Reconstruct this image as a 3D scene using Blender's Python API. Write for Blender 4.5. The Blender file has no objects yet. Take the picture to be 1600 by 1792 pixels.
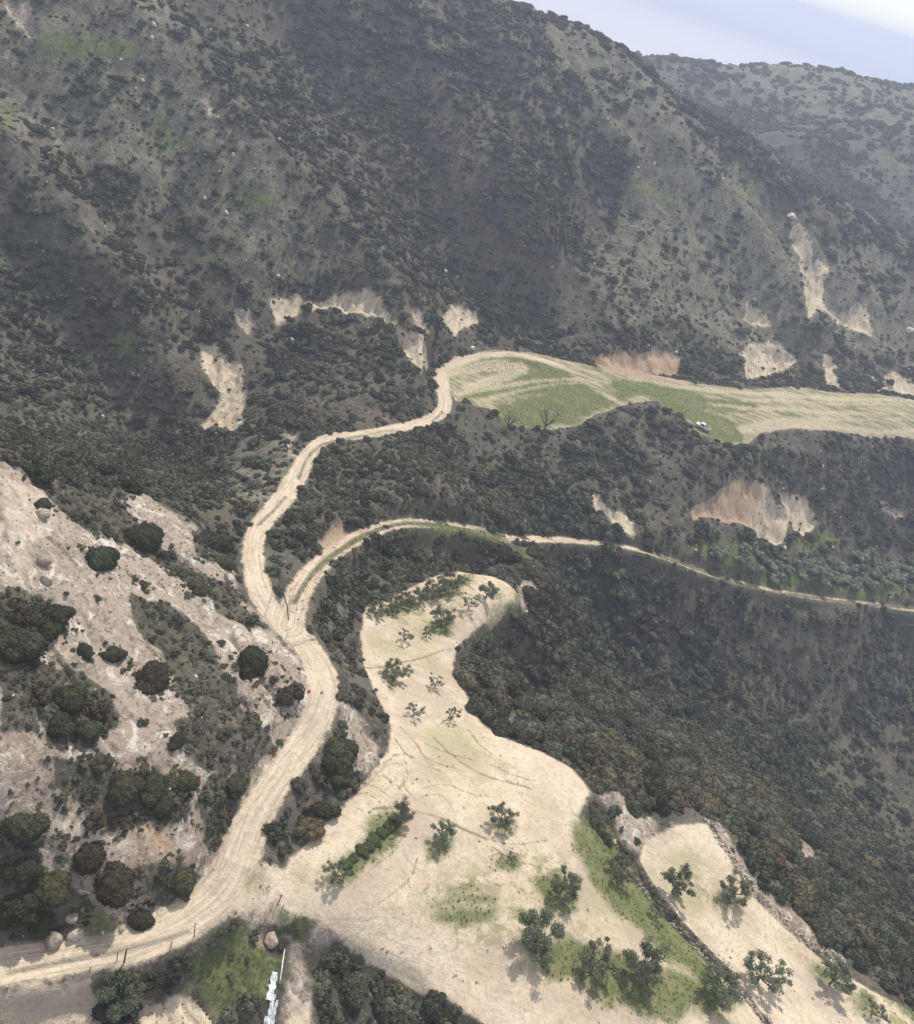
import bpy, math, random
import numpy as np
from mathutils import Vector, Matrix

# ------------------------------------------------------------------ camera, sky, sun
S = bpy.context.scene
COL = bpy.context.scene.collection
FPX = 1500.0
PITCH, ROLL = math.radians(34.5), math.radians(18.2)
CAM = np.array([0.0, 0.0, 90.0])
fw = np.array([0, math.cos(PITCH), -math.sin(PITCH)])
r0 = np.array([1.0, 0, 0]); u0 = np.array([0, math.sin(PITCH), math.cos(PITCH)])
RT = math.cos(ROLL)*r0 + math.sin(ROLL)*u0
UP = -math.sin(ROLL)*r0 + math.cos(ROLL)*u0
cd = bpy.data.cameras.new('camera'); cam = bpy.data.objects.new('camera', cd); COL.objects.link(cam)
cd.sensor_fit = 'HORIZONTAL'; cd.sensor_width = 36; cd.lens = 36*FPX/1600
cd.clip_start = 1; cd.clip_end = 120000
m = Matrix(((RT[0], UP[0], -fw[0], CAM[0]), (RT[1], UP[1], -fw[1], CAM[1]), (RT[2], UP[2], -fw[2], CAM[2]), (0, 0, 0, 1)))
cam.matrix_world = m
S.camera = cam

SUN_EL, SUN_AZ = math.radians(52), math.radians(6)      # azimuth from +Y towards +X
W = bpy.data.worlds.new('World'); S.world = W; W.use_nodes = True
nt = W.node_tree; nt.nodes.clear()
sk = nt.nodes.new('ShaderNodeTexSky'); sk.sky_type = 'NISHITA'; sk.sun_disc = False
sk.sun_elevation = SUN_EL; sk.sun_rotation = SUN_AZ; sk.altitude = 1500; sk.air_density = 1.0; sk.dust_density = 0.6; sk.ozone_density = 1.0
bg = nt.nodes.new('ShaderNodeBackground'); bg.inputs[1].default_value = 0.14
wo = nt.nodes.new('ShaderNodeOutputWorld')
veil = nt.nodes.new('ShaderNodeMix'); veil.data_type = 'RGBA'; veil.inputs[0].default_value = .72      # thin high cloud over the whole sky
tcw = nt.nodes.new('ShaderNodeTexCoord'); mpw = nt.nodes.new('ShaderNodeMapping'); nt.links.new(tcw.outputs['Generated'], mpw.inputs[0]); mpw.inputs['Scale'].default_value = (2, 2, 9)
cw = nt.nodes.new('ShaderNodeTexNoise'); nt.links.new(mpw.outputs[0], cw.inputs['Vector']); cw.inputs['Scale'].default_value = 1.6; cw.inputs['Detail'].default_value = 6
cr = nt.nodes.new('ShaderNodeMix'); cr.data_type = 'RGBA'; nt.links.new(cw.outputs['Fac'], cr.inputs[0]); cr.inputs[6].default_value = (4.8, 4.95, 5.3, 1); cr.inputs[7].default_value = (6.4, 6.5, 6.7, 1)
nt.links.new(sk.outputs[0], veil.inputs[6]); nt.links.new(cr.outputs[2], veil.inputs[7]); nt.links.new(veil.outputs[2], bg.inputs[0]); nt.links.new(bg.outputs[0], wo.inputs[0])
sd_ = bpy.data.lights.new('sun', 'SUN'); sun = bpy.data.objects.new('sun', sd_); COL.objects.link(sun)
sd_.energy = 4.0; sd_.angle = math.radians(0.9); sd_.color = (1.0, 0.93, 0.83)
sdir = Vector((math.sin(SUN_AZ)*math.cos(SUN_EL), math.cos(SUN_AZ)*math.cos(SUN_EL), math.sin(SUN_EL)))
sun.rotation_euler = sdir.to_track_quat('Z', 'Y').to_euler(); sun.location = (0, 0, 400)
S.view_settings.view_transform = 'Standard'; S.view_settings.look = 'None'
S.view_settings.gamma = 1; S.view_settings.use_curve_mapping = False
S.view_settings.exposure = 0.22
S.render.engine = 'CYCLES'
S.cycles.use_denoising = True
S.cycles.max_bounces = 6; S.cycles.volume_bounces = 1; S.cycles.diffuse_bounces = 3; S.cycles.transparent_max_bounces = 8
HAZE_DENSITY = 0.00052
HAZE_COLOR = (0.60, 0.66, 0.82, 1)

rng = np.random.default_rng(7); random.seed(7)

# ------------------------------------------------------------------ numeric helpers
def rays(px, py):
    px = np.asarray(px, float); py = np.asarray(py, float)
    d = fw[None, :] + ((px-800)/FPX)[:, None]*RT - ((py-896)/FPX)[:, None]*UP
    return d/np.linalg.norm(d, axis=1)[:, None]
def project(P):
    v = P-CAM; d = v@fw
    return 800+FPX*(v@RT)/d, 896-FPX*(v@UP)/d, d
def sstep(a, b, x):
    t = np.clip((x-a)/(b-a), 0, 1); return t*t*(3-2*t)
def _hash(ix, iy, seed):
    h = (ix.astype(np.int64)*374761393 + iy.astype(np.int64)*668265263 + seed*1442695041) & 0xffffffff
    h = ((h ^ (h >> 13))*1274126177) & 0xffffffff
    return ((h ^ (h >> 16)) & 0xffff)/65535.0
def vnoise(x, y, seed=0):
    ix = np.floor(x); iy = np.floor(y); fx = x-ix; fy = y-iy
    fx = fx*fx*fx*(fx*(fx*6-15)+10); fy = fy*fy*fy*(fy*(fy*6-15)+10)
    a = _hash(ix, iy, seed); b = _hash(ix+1, iy, seed); c = _hash(ix, iy+1, seed); d = _hash(ix+1, iy+1, seed)
    return (a*(1-fx)+b*fx)*(1-fy)+(c*(1-fx)+d*fx)*fy*1.0
def fbm(x, y, seed=0, octv=4):
    s = 0; a = 1; t = 0
    for i in range(octv):
        c, sn = math.cos(i*1.1), math.sin(i*1.1)
        s = s+a*(vnoise(x*c-y*sn, x*sn+y*c, seed+i*17)-0.5); t += a; a *= 0.5; x = x*2.03; y = y*2.03
    return s/t*2

# ------------------------------------------------------------------ land form: control points (direction seen from the viewpoint, height)
CP = [  # photo x, photo y, height
 (0,1700,1),(220,1660,1),(430,1550,1.5),(470,1400,3),(590,1200,4),(480,1060,3),(440,950,1),(480,870,-2),(530,800,-5),(650,755,-9),(760,720,-12),(780,650,-14),
 (300,1300,9),(150,1500,6),(0,1600,5),(0,1400,12),(150,1200,13),(0,1150,18),(300,1100,8.5),(200,1000,12),(50,1000,18),(0,850,21),(130,900,14),(250,900,8),(380,900,2.5),
 (150,790,-11),(0,740,-14),(100,700,-19),(300,750,-21),(400,820,-14),(450,760,-14),
 (560,950,-1.5),(600,850,-8),(800,800,-17),(900,850,-21),(1000,780,-18),(1100,880,-25),(1200,850,-23),(1300,820,-20),
 (520,1040,2),(560,980,0),(620,935,-4),(700,912,-8),(800,918,-13),(930,948,-20),(1100,955,-26),(1200,990,-32),(1300,1022,-37),(1450,1050,-41),(1600,1066,-44),
 (1350,960,-36),(1400,980,-38.5),(1550,980,-40),(1500,850,-25),(1600,880,-28),
 (1225,747,-17),(1400,700,-14),(1400,750,-16),(1600,700,-13),(1600,760,-14.5),(1000,640,-14),(1070,710,-16),(900,660,-15),(950,740,-17),(850,725,-16),
 (880,1020,-9),(760,1012,-9),(820,1006,-9.5),(700,1040,-7.5),(850,1090,-8),(905,1042,-10),(700,1100,-6),(780,1070,-8),(700,962,-13),(800,968,-19),(615,1010,-7),(880,985,-19),(880,1050,-9.3),(903,1032,-9.6),(897,1056,-9.3),(865,1080,-8.6),(880,1018,-9.3),(840,1010,-9.3),(200,1792,-2.6),(0,1792,-2),(640,1060,-6),(650,1160,-4),(780,1150,-6),(700,1250,-2),(830,1270,-4),(700,1350,0),(900,1400,-1),(1000,1350,-2),(520,1550,1),(700,1550,0),(900,1600,-1),(1100,1650,-3),(1250,1750,-4),(600,1600,.5),(900,1792,-2),
 (1180,1540,-6),(1240,1445,-6),(1300,1650,-7),(1450,1750,-8),(1600,1792,-9),(1150,1480,-5.6),
 (590,1310,3),(540,1400,2),(480,1500,1.5),
 (950,1010,-17),(900,1190,-21),(850,1125,-15),(1000,1150,-34),(1000,1260,-17),(1045,1310,-9),(1160,1370,-13),(1110,1280,-25),(1260,1400,-16),(1360,1450,-20),(1450,1550,-22),(1600,1700,-24),
 (1100,1060,-38),(1200,1150,-49),(1400,1200,-57),(1600,1150,-54),(1600,1300,-64),(1500,1400,-64),(1300,1290,-52),(1600,1500,-62),(950,975,-27),(1000,1010,-33),
 (300,1700,-2),(450,1700,-2),(200,1750,-3),(500,1792,-3.4),(100,1792,-2),(600,1700,-3),(750,1750,-3.4),
 (560,870,-6),(600,790,-9),(430,650,-14),(560,560,-14),(640,640,-13),(750,600,-12),(700,690,-12),
]
cp = np.array(CP, float)
d = rays(cp[:, 0], cp[:, 1]); t = (cp[:, 2]-CAM[2])/d[:, 2]
PTS = CAM+d*t[:, None]
# the long hillside across the valley: an inclined face met by the same lines of sight
hp = np.array([(0,0),(0,300),(0,580),(150,150),(150,450),(300,0),(300,300),(300,600),(500,0),(500,300),(450,450),(700,150),(700,500),(870,0),(870,300),(850,560),(1000,40),(1000,200),(1000,520),(1100,100),(1100,350),(1100,580),(1200,180),(1200,400),(1250,600),(1300,245),(1300,450),(1400,320),(1400,500),(1400,640),(1500,370),(1500,520),(1600,430),(1600,620)], float)
s_ = 0.5; dd = rays(hp[:, 0], hp[:, 1])
tt = -(90+15+s_*(0.6*15+0.8*225))/(dd[:, 2]-s_*(-.6*dd[:, 0]+.8*dd[:, 1]))
PTS = np.vstack([PTS, CAM+dd*tt[:, None]])
# distant ridge, by distance
fr = np.array([(1100,97,760),(1180,105,790),(1290,122,830),(1380,112,850),(1450,126,850),(1530,140,840),(1600,155,830),(1250,190,690),(1400,230,660),(1550,230,660),(1600,260,640),(1550,330,590),(1440,300,585),(1350,240,610)], float)
PTS = np.vstack([PTS, CAM+rays(fr[:, 0], fr[:, 1])*fr[:, 2][:, None]])
XYZ = [  # ground the photograph does not show
 (-170,330,72),(-230,260,70),(-220,120,30),(-130,30,38),(-90,-10,30),(-60,0,22),(0,0,-2),(60,0,-8),(120,20,-20),(-40,-60,10),(60,-60,-10),(160,120,-60),(200,60,-50),(250,180,-70),(260,300,-50),(260,400,-20),
 (-60,470,42),(20,470,28),(90,475,6),(150,490,-8),(0,540,0),(90,540,-20),(-120,520,40),(-300,500,60),(230,520,-30),(300,560,-20),
 (0,900,-30),(150,950,-10),(300,960,-10),(0,1150,-120),(300,1250,-120),(700,1200,-120),(-300,900,-60),(-500,500,20),(-500,1200,-130),(500,800,40),(700,500,-20),(600,200,-60),(-400,150,40),(-400,-100,30),(500,-100,-60),(300,-100,-40),(0,-200,0),
 (1000,900,-60),(1200,300,-60),(-900,700,-80),(-900,0,0),(1000,-200,-60),(0,1600,-140),(900,1500,-140),(-900,1400,-140),(1500,900,-140),(1600,0,-100),(-1500,500,-120)]
PTS = np.vstack([PTS, np.array(XYZ, float)])
SC = 100.0
def tps(r2):
    return 0.5*r2*np.log(r2+1e-12)
X = PTS[:, :2]/SC
n = len(X)
K = tps(((X[:, None]-X[None])**2).sum(2)) + np.eye(n)*2e-4
A = np.zeros((n+3, n+3)); A[:n, :n] = K; A[:n, n] = 1; A[:n, n+1:] = X; A[n, :n] = 1; A[n+1:, :n] = X.T
sol = np.linalg.solve(A, np.concatenate([PTS[:, 2], [0, 0, 0]]))
def base_h(x, y):
    sh = x.shape; x = x.ravel()/SC; y = y.ravel()/SC; out = np.empty(len(x))
    for i in range(0, len(x), 40000):
        a = x[i:i+40000]; b = y[i:i+40000]
        r2 = (a[:, None]-X[None, :, 0])**2+(b[:, None]-X[None, :, 1])**2
        out[i:i+40000] = tps(r2)@sol[:n]+sol[n]+sol[n+1]*a+sol[n+2]*b
    return out.reshape(sh)

# polar sheet about a point behind the viewpoint, fine where the photograph looks
OX, OY = 0.0, -80.0
az = np.radians(np.concatenate([np.linspace(-80, -31, 50)[:-1], np.linspace(-31, 34, 640), np.linspace(34, 82, 50)[1:]]))
rr = np.concatenate([np.linspace(10, 100, 50)[:-1], 100*np.exp(np.linspace(0, math.log(5.2), 760)), 520*np.exp(np.linspace(0, math.log(3.4), 180))[1:]])
NA, NR = len(az), len(rr)
AZ, RR = np.meshgrid(az, rr)           # rows: radius
GX = OX+RR*np.sin(AZ); GY = OY+RR*np.cos(AZ)
GZ = base_h(GX, GY)
GZ = np.where(GZ > 80, 80+(1-np.exp(-(GZ-80)/20))*20, GZ)

def lookup(arr, x, y):
    x = np.asarray(x, float); y = np.asarray(y, float)
    a = np.arctan2(x-OX, y-OY); r = np.hypot(x-OX, y-OY)
    ia = np.interp(a, az, np.arange(NA)); ir = np.interp(r, rr, np.arange(NR))
    i0 = np.clip(ia.astype(int), 0, NA-2); j0 = np.clip(ir.astype(int), 0, NR-2); fa = ia-i0; fr_ = ir-j0
    return ((arr[j0, i0]*(1-fa)+arr[j0, i0+1]*fa)*(1-fr_)+(arr[j0+1, i0]*(1-fa)+arr[j0+1, i0+1]*fa)*fr_)
def hit(px, py, arr=None):
    arr = GZ if arr is None else arr
    d = rays(px, py); ts = 55*np.exp(np.linspace(0, math.log(25), 900))
    P = CAM[None, None]+d[:, None]*ts[None, :, None]
    below = P[..., 2] < lookup(arr, P[..., 0], P[..., 1])
    k = np.where(below.any(1), below.argmax(1), len(ts)-1); k = np.maximum(k, 1)
    lo = ts[k-1]; hi = ts[k]
    for _ in range(18):
        mid = (lo+hi)/2; Q = CAM+d*mid[:, None]
        b = Q[:, 2] < lookup(arr, Q[:, 0], Q[:, 1]); hi = np.where(b, mid, hi); lo = np.where(b, lo, mid)
    return CAM+d*hi[:, None]
def hits(pts, arr=None):
    p = np.array(pts, float); return hit(p[:, 0], p[:, 1], arr)
def resample(P, step):
    P = np.asarray(P); L = np.r_[0, np.cumsum(np.linalg.norm(np.diff(P[:, :2], axis=0), axis=1))]
    m_ = max(2, int(L[-1]/step)+1); s = np.linspace(0, L[-1], m_)
    return np.stack([np.interp(s, L, P[:, k]) for k in range(P.shape[1])], 1)
def smooth(P, it=2):
    P = np.asarray(P, float)
    for _ in range(it):
        Q = [P[0]]
        for a, b in zip(P[:-1], P[1:]): Q += [a*.75+b*.25, a*.25+b*.75]
        Q.append(P[-1]); P = np.array(Q)
    return P
def near_idx(poly, mg):
    a, b = poly[:, 0].min()-mg, poly[:, 0].max()+mg; c, e = poly[:, 1].min()-mg, poly[:, 1].max()+mg
    return np.nonzero((GX > a) & (GX < b) & (GY > c) & (GY < e))
def seg_dist(x, y, P):
    """distance to a polyline and the interpolated third coordinate at the nearest point"""
    best = np.full(len(x), 1e9); zz = np.zeros(len(x))
    for a, b in zip(P[:-1], P[1:]):
        vx, vy = b[0]-a[0], b[1]-a[1]; L = vx*vx+vy*vy+1e-12
        u = np.clip(((x-a[0])*vx+(y-a[1])*vy)/L, 0, 1)
        dd_ = np.hypot(x-a[0]-u*vx, y-a[1]-u*vy); mk = dd_ < best
        best = np.where(mk, dd_, best)
        if P.shape[1] > 2: zz = np.where(mk, a[2]+u*(b[2]-a[2]), zz)
    return best, zz
def inside(x, y, P):
    c = np.zeros(len(x), bool); j = len(P)-1
    for i in range(len(P)):
        yi, yj = P[i, 1], P[j, 1]
        if yi != yj:
            c ^= ((yi > y) != (yj > y)) & (x < (P[j, 0]-P[i, 0])*(y-yi)/(yj-yi)+P[i, 0])
        j = i
    return c
def seg_lat(x, y, P):
    best = np.full(len(x), 1e9); lat = np.zeros(len(x)); al = np.zeros(len(x)); L0 = 0.0
    for a, b in zip(P[:-1], P[1:]):
        vx, vy = b[0]-a[0], b[1]-a[1]; L = math.hypot(vx, vy)+1e-9
        u = np.clip(((x-a[0])*vx+(y-a[1])*vy)/L/L, 0, 1); ex, ey = x-a[0]-u*vx, y-a[1]-u*vy
        dd_ = np.hypot(ex, ey); mk = dd_ < best; best = np.where(mk, dd_, best); lat = np.where(mk, np.sign(ex*vy-ey*vx)*dd_, lat); al = np.where(mk, L0+u*L, al); L0 += L
    return lat, al
LAT = np.zeros(GX.shape); ALO = np.zeros(GX.shape)
def poly_sd(P, out, mg=5.0, off=0.0, warp=0.0):
    P = np.asarray(P)[:, :2]; ix = near_idx(P, mg+warp*3); x, y = GX[ix], GY[ix]
    if warp: x, y = x+warp*WPX[ix], y+warp*WPY[ix]
    d_, _ = seg_dist(x, y, np.vstack([P, P[:1]])); s = np.where(inside(x, y, P), d_, -d_)+off
    out[ix] = np.maximum(out[ix], np.clip(s, -mg, mg))
def line_sd(P, w, out, mg=5.0):
    ix = near_idx(P, mg+w); d_, _ = seg_dist(GX[ix]+.25*WPX[ix], GY[ix]+.25*WPY[ix], P[:, :2])
    w = w*(1+.7*WPX[ix]/WD[ix]) if w > .3 else w
    out[ix] = np.maximum(out[ix], np.clip(w-d_, -mg, mg))

WD = np.clip(np.hypot(GX, GY)/110, .8, 4.0)
WPX = WD*(1.5*fbm(GX/7/WD, GY/7/WD, 501, 5)+.0); WPY = WD*(1.5*fbm(GX/7/WD, GY/7/WD, 733, 5))
# ------------------------------------------------------------------ outlines of the ground areas, laid on the land
ORCH = [(640,1062),(700,1038),(760,1010),(820,1003),(870,1013),(905,1040),(890,1065),(840,1095),(800,1130),(792,1165),(815,1215),(840,1265),(870,1288),(940,1312),(1000,1345),(1030,1385),(1015,1430),(1045,1470),(1100,1540),(1150,1600),(1230,1680),(1290,1730),(1345,1800),(1400,1870),(1560,2060),(1200,2100),(1020,1950),(900,1838),(840,1785),(770,1735),(735,1685),(640,1645),(590,1632),(560,1612),(500,1592),(495,1540),(510,1500),(590,1430),(640,1370),(680,1310),(685,1270),(660,1220),(640,1170),(632,1110)]
TERR = [(1130,1470),(1180,1445),(1235,1440),(1270,1490),(1310,1560),(1370,1620),(1440,1680),(1520,1730),(1600,1775),(1650,1800),(1900,1930),(1900,2080),(1620,2080),(1410,1860),(1340,1780),(1280,1700),(1210,1630),(1150,1560),(1120,1510)]
MEAD = [(770,640),(800,622),(860,613),(930,616),(990,632),(1100,652),(1200,668),(1330,680),(1450,688),(1600,698),(1950,722),(1950,812),(1600,770),(1500,757),(1400,750),(1340,765),(1310,785),(1270,775),(1230,758),(1190,728),(1150,702),(1080,712),(1040,722),(1000,745),(960,752),(900,745),(860,715),(800,700),(790,680)]
ROAD = [(-420,1775),(0,1693),(120,1672),(230,1655),(330,1612),(400,1550),(425,1480),(460,1400),(510,1330),(555,1265),(572,1200),(545,1140),(500,1095),(462,1050),(447,1005),(440,960),(455,915),(490,880),(520,835),(540,790),(575,765),(640,760),(700,748),(750,738),(782,715),(775,680),(770,655),(800,633),(860,620),(925,622),(985,642)]
RW =   [1.9,1.9,1.9,2.0,2.3,2.6,2.1,1.9,1.9,1.9,2.1,1.9,2.0,1.9,1.7,1.6,1.6,1.9,1.9,1.6,1.5,1.5,1.6,1.7,1.8,1.9,2.2,1.9,1.7,1.5,1.3]
TRACK = [(505,1095),(520,1040),(545,1000),(590,962),(640,932),(700,914),(760,916),(830,928),(900,942),(960,947),(1040,948),(1110,957),(1180,982),(1250,1008),(1330,1030),(1430,1047),(1520,1057),(1600,1066),(1900,1092)]
TW =    [2.2,1.8,1.7,1.6,1.5,1.4,1.4,1.4,1.6,1.3,0.8,0.8,0.9,0.9,0.9,0.9,0.9,0.9,0.9]
LINK = [(415,1560),(455,1560),(520,1570),(590,1600),(660,1630),(740,1675),(810,1725),(880,1775),(950,1830)]
BANK = [(560,1290),(600,1390),(500,1500),(455,1560),(440,1520),(480,1420),(530,1340)]
flat0 = np.full(GX.shape, -5.0)
for P in (ORCH, TERR, MEAD): poly_sd(hits(P), flat0)
for P, w in ((ROAD, 2.5), (TRACK, 1.8), (LINK, 2)): line_sd(hits(P), w, flat0)
wild = 1-sstep(-5, 0.3, flat0)                       # 1 away from worked ground

RIDGES = [([(240,60),(330,170),(440,290),(560,420),(660,560),(745,650)], 9, 15), ([(40,260),(130,390),(210,500),(330,650)], 6, 11),
          ([(560,60),(680,260),(790,400),(880,520)], -11, 17), ([(1080,330),(1010,430),(960,520)], -9, 13), ([(330,130),(300,330),(330,520),(380,640)], -6, 11),
          ([(1180,250),(1280,370),(1350,480),(1400,560)], 6, 15), ([(900,120),(960,260),(930,400)], 7, 16), ([(60,440),(170,600),(250,720)], -6, 10), ([(700,20),(790,180),(880,330),(960,420)], 5, 12), ([(1290,300),(1400,440),(1480,560)], -4, 10), ([(0,120),(120,270),(220,400)], -5, 11)]
for P, a, sg in RIDGES:
    Q = smooth(hits(P)); ix = near_idx(Q, sg*3); d_, _ = seg_dist(GX[ix], GY[ix], Q[:, :2])
    GZ[ix] += a*np.exp(-(d_/sg)**2)*wild[ix]
dist = np.hypot(GX, GY)
far = sstep(150, 260, dist)
GZ = GZ+wild*(far*(3.6*fbm(GX/34, GY/34, 3, 4)+2.2*fbm((GX*.8+GY*.6)/14, (GY*.8-GX*.6)/60, 13, 3)) + (0.7+0.5*far)*1.0*fbm(GX/8, GY/8, 11, 4) + 0.18*fbm(GX/1.7, GY/1.7, 29, 3))
GZ = GZ+(1-wild)*0.05*fbm(GX/3, GY/3, 5, 3)
# eroded gullies running down the near bare slope
gl = 1-np.abs(2*vnoise((GX+1.2*GY)/3.1+1.5*fbm(GX/7, GY/7, 41, 3), (GX-GY)/16, 9)-1)
GZ = GZ-wild*(1-far)*0.75*sstep(.66, 1.0, gl)*np.clip(.5+1.6*fbm(GX/9, GY/9, 888, 3), 0, 1.3)+wild*(1-far)*.5*np.abs(fbm(GX/3.2, GY/3.2, 887, 4))
# benches cut for the road and the track
def carve(pix, wid):
    Q = hits(pix); Q = smooth(np.column_stack([Q, wid]), 3)
    zz = Q[:, 2].copy(); k = np.ones(9)/9
    zz = np.convolve(np.pad(zz, 4, 'edge'), k, 'valid'); Q[:, 2] = zz
    ix = near_idx(Q, 8); x, y = GX[ix], GY[ix]
    d_, zc = seg_dist(x, y, Q[:, :3]); _, wc = seg_dist(x, y, Q[:, [0, 1, 3]])
    bl = 1-sstep(0.0, 2.6, d_-wc)
    rut = -0.10*np.exp(-((d_-wc*.5)/(.35))**2)+0.05*np.exp(-(d_/.4)**2)
    GZ[ix] = GZ[ix]*(1-bl)+(zc+rut)*bl
    la, al = seg_lat(x, y, Q); sel = d_ < wc+1.5; LAT[ix] = np.where(sel, la, LAT[ix]); ALO[ix] = np.where(sel, al, ALO[ix])
    sd = np.full(GX.shape, -5.0); sd[ix] = np.clip(wc-d_, -5, 5)
    cen = np.full(GX.shape, -5.0); cen[ix] = np.clip(-d_, -5, 5)
    return Q, sd, cen
RQ, SD_ROAD, CEN_R = carve(ROAD, RW)
TQ, SD_TRACK, CEN_T = carve(TRACK, TW)
# banks below the edges of the orchard and the terrace
sdo = np.full(GX.shape, -5.0); poly_sd(hits(ORCH), sdo, warp=.28)
sdt = np.full(GX.shape, -5.0); poly_sd(hits(TERR), sdt, warp=.25)
sdm = np.full(GX.shape, -5.0); poly_sd(hits(MEAD), sdm, warp=.8)
keep = (SD_ROAD > -1.5) | (SD_TRACK > -1.5)
east = (GX-GY*0.25 > -18)
GZ = np.where(~keep & east & (sdt < -0.1) & (sdo > -5) & (sdo < 0), GZ-1.1*sstep(0, 2.2, -sdo)*sstep(-5, -3, sdo)-0.0, GZ)

SD_SAND0 = np.maximum.reduce([sdo, sdt, sdm, SD_ROAD, SD_TRACK])
def area(lst, mg=5.0, off=0.0, warp=1.3):
    o = np.full(GX.shape, -5.0)
    for P in lst: poly_sd(hits(P), o, mg, off, warp)
    return o
LEFTHILL = [(-60,800),(0,812),(80,848),(190,872),(250,862),(310,900),(400,960),(420,1040),(470,1090),(540,1170),(560,1230),(520,1300),(470,1370),(420,1450),(370,1540),(300,1590),(200,1630),(0,1668),(-60,1680)]
BAREP = [
 [(1236,1420),(1292,1486),(1345,1556),(1402,1606),(1482,1666),(1502,1692),(1470,1690),(1380,1640),(1320,1580),(1270,1500)],[(0,2),(60,2),(80,60),(60,60)],[(345,165),(370,178),(392,205),(375,203)],[(400,212),(440,255),(430,258),(402,230)],[(20,90),(40,110),(20,120),(0,110)],
 [(355,600),(385,595),(400,630),(425,630),(435,680),(430,740),(390,755),(360,745),(385,710),(390,680),(365,650)],
 [(410,530),(440,528),(450,555),(460,590),(440,580),(420,560)],[(480,520),(520,508),(530,530),(490,560)],[(545,522),(600,518),(640,495),(665,530),(690,570),(650,548),(590,540)],
 [(690,560),(715,580),(752,640),(740,652),(705,605)],[(725,530),(745,540),(755,580),(740,580)],[(780,560),(800,530),(840,532),(835,560),(800,582)],
 [(1300,605),(1340,588),(1380,620),(1400,640),(1370,655),(1300,655)],[(1450,640),(1470,645),(1482,680),(1460,675)],[(1530,660),(1560,650),(1610,665),(1610,695),(1540,685)],
 [(1385,365),(1410,395),(1420,440),(1455,450),(1440,500),(1450,560),(1422,560),(1412,500),(1398,440)],[(1310,520),(1325,512),(1347,556),(1300,550)],[(1370,500),(1392,520),(1382,550),(1360,540)],[(1450,550),(1500,558),(1530,545),(1535,592),(1480,582)],
 [(1330,868),(1352,872),(1380,900),(1370,945),(1330,950),(1320,910)],[(1375,868),(1410,866),(1425,900),(1392,925)],[(1540,880),(1600,876),(1600,890),(1550,892)],
 [(1035,868),(1060,890),(1105,905),(1108,930),(1060,918),(1035,902)],
 [(0,0),(60,0),(80,60),(60,60)],[(500,745),(515,760),(515,800),(500,800)],
 [(900,1010),(930,1000),(948,1030),(925,1052),(880,1072)],[(1048,1388),(1100,1395),(1150,1440),(1130,1500),(1075,1480)],
 [(600,1225),(635,1240),(665,1290),(650,1350),(605,1372),(622,1310)],[(1370,1440),(1400,1450),(1450,1520),(1420,1530),(1390,1490)],
 [(-40,1745),(60,1722),(150,1722),(180,1765),(190,1840),(-50,1840)],[(250,1735),(320,1722),(380,1770),(400,1840),(240,1840)],[(498,1640),(520,1650),(545,1730),(548,1840),(500,1840),(505,1720)],
 [(425,1600),(450,1610),(470,1660),(455,1665),(440,1630)],[(545,1600),(590,1630),(560,1650),(530,1630)],
]
REDP = [[(1012,620),(1060,614),(1150,612),(1190,625),(1192,655),(1120,658),(1050,648)],[(1215,882),(1250,870),(1310,855),(1340,872),(1330,935),(1280,932),(1220,905)],[(555,945),(595,912),(608,940),(570,962)],
        [(1090,655),(1210,668),(1210,676),(1110,668)],[(240,1455),(270,1450),(305,1480),(300,1505),(260,1500)],[(690,1045),(700,1040),(705,1050),(695,1055)]]
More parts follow.
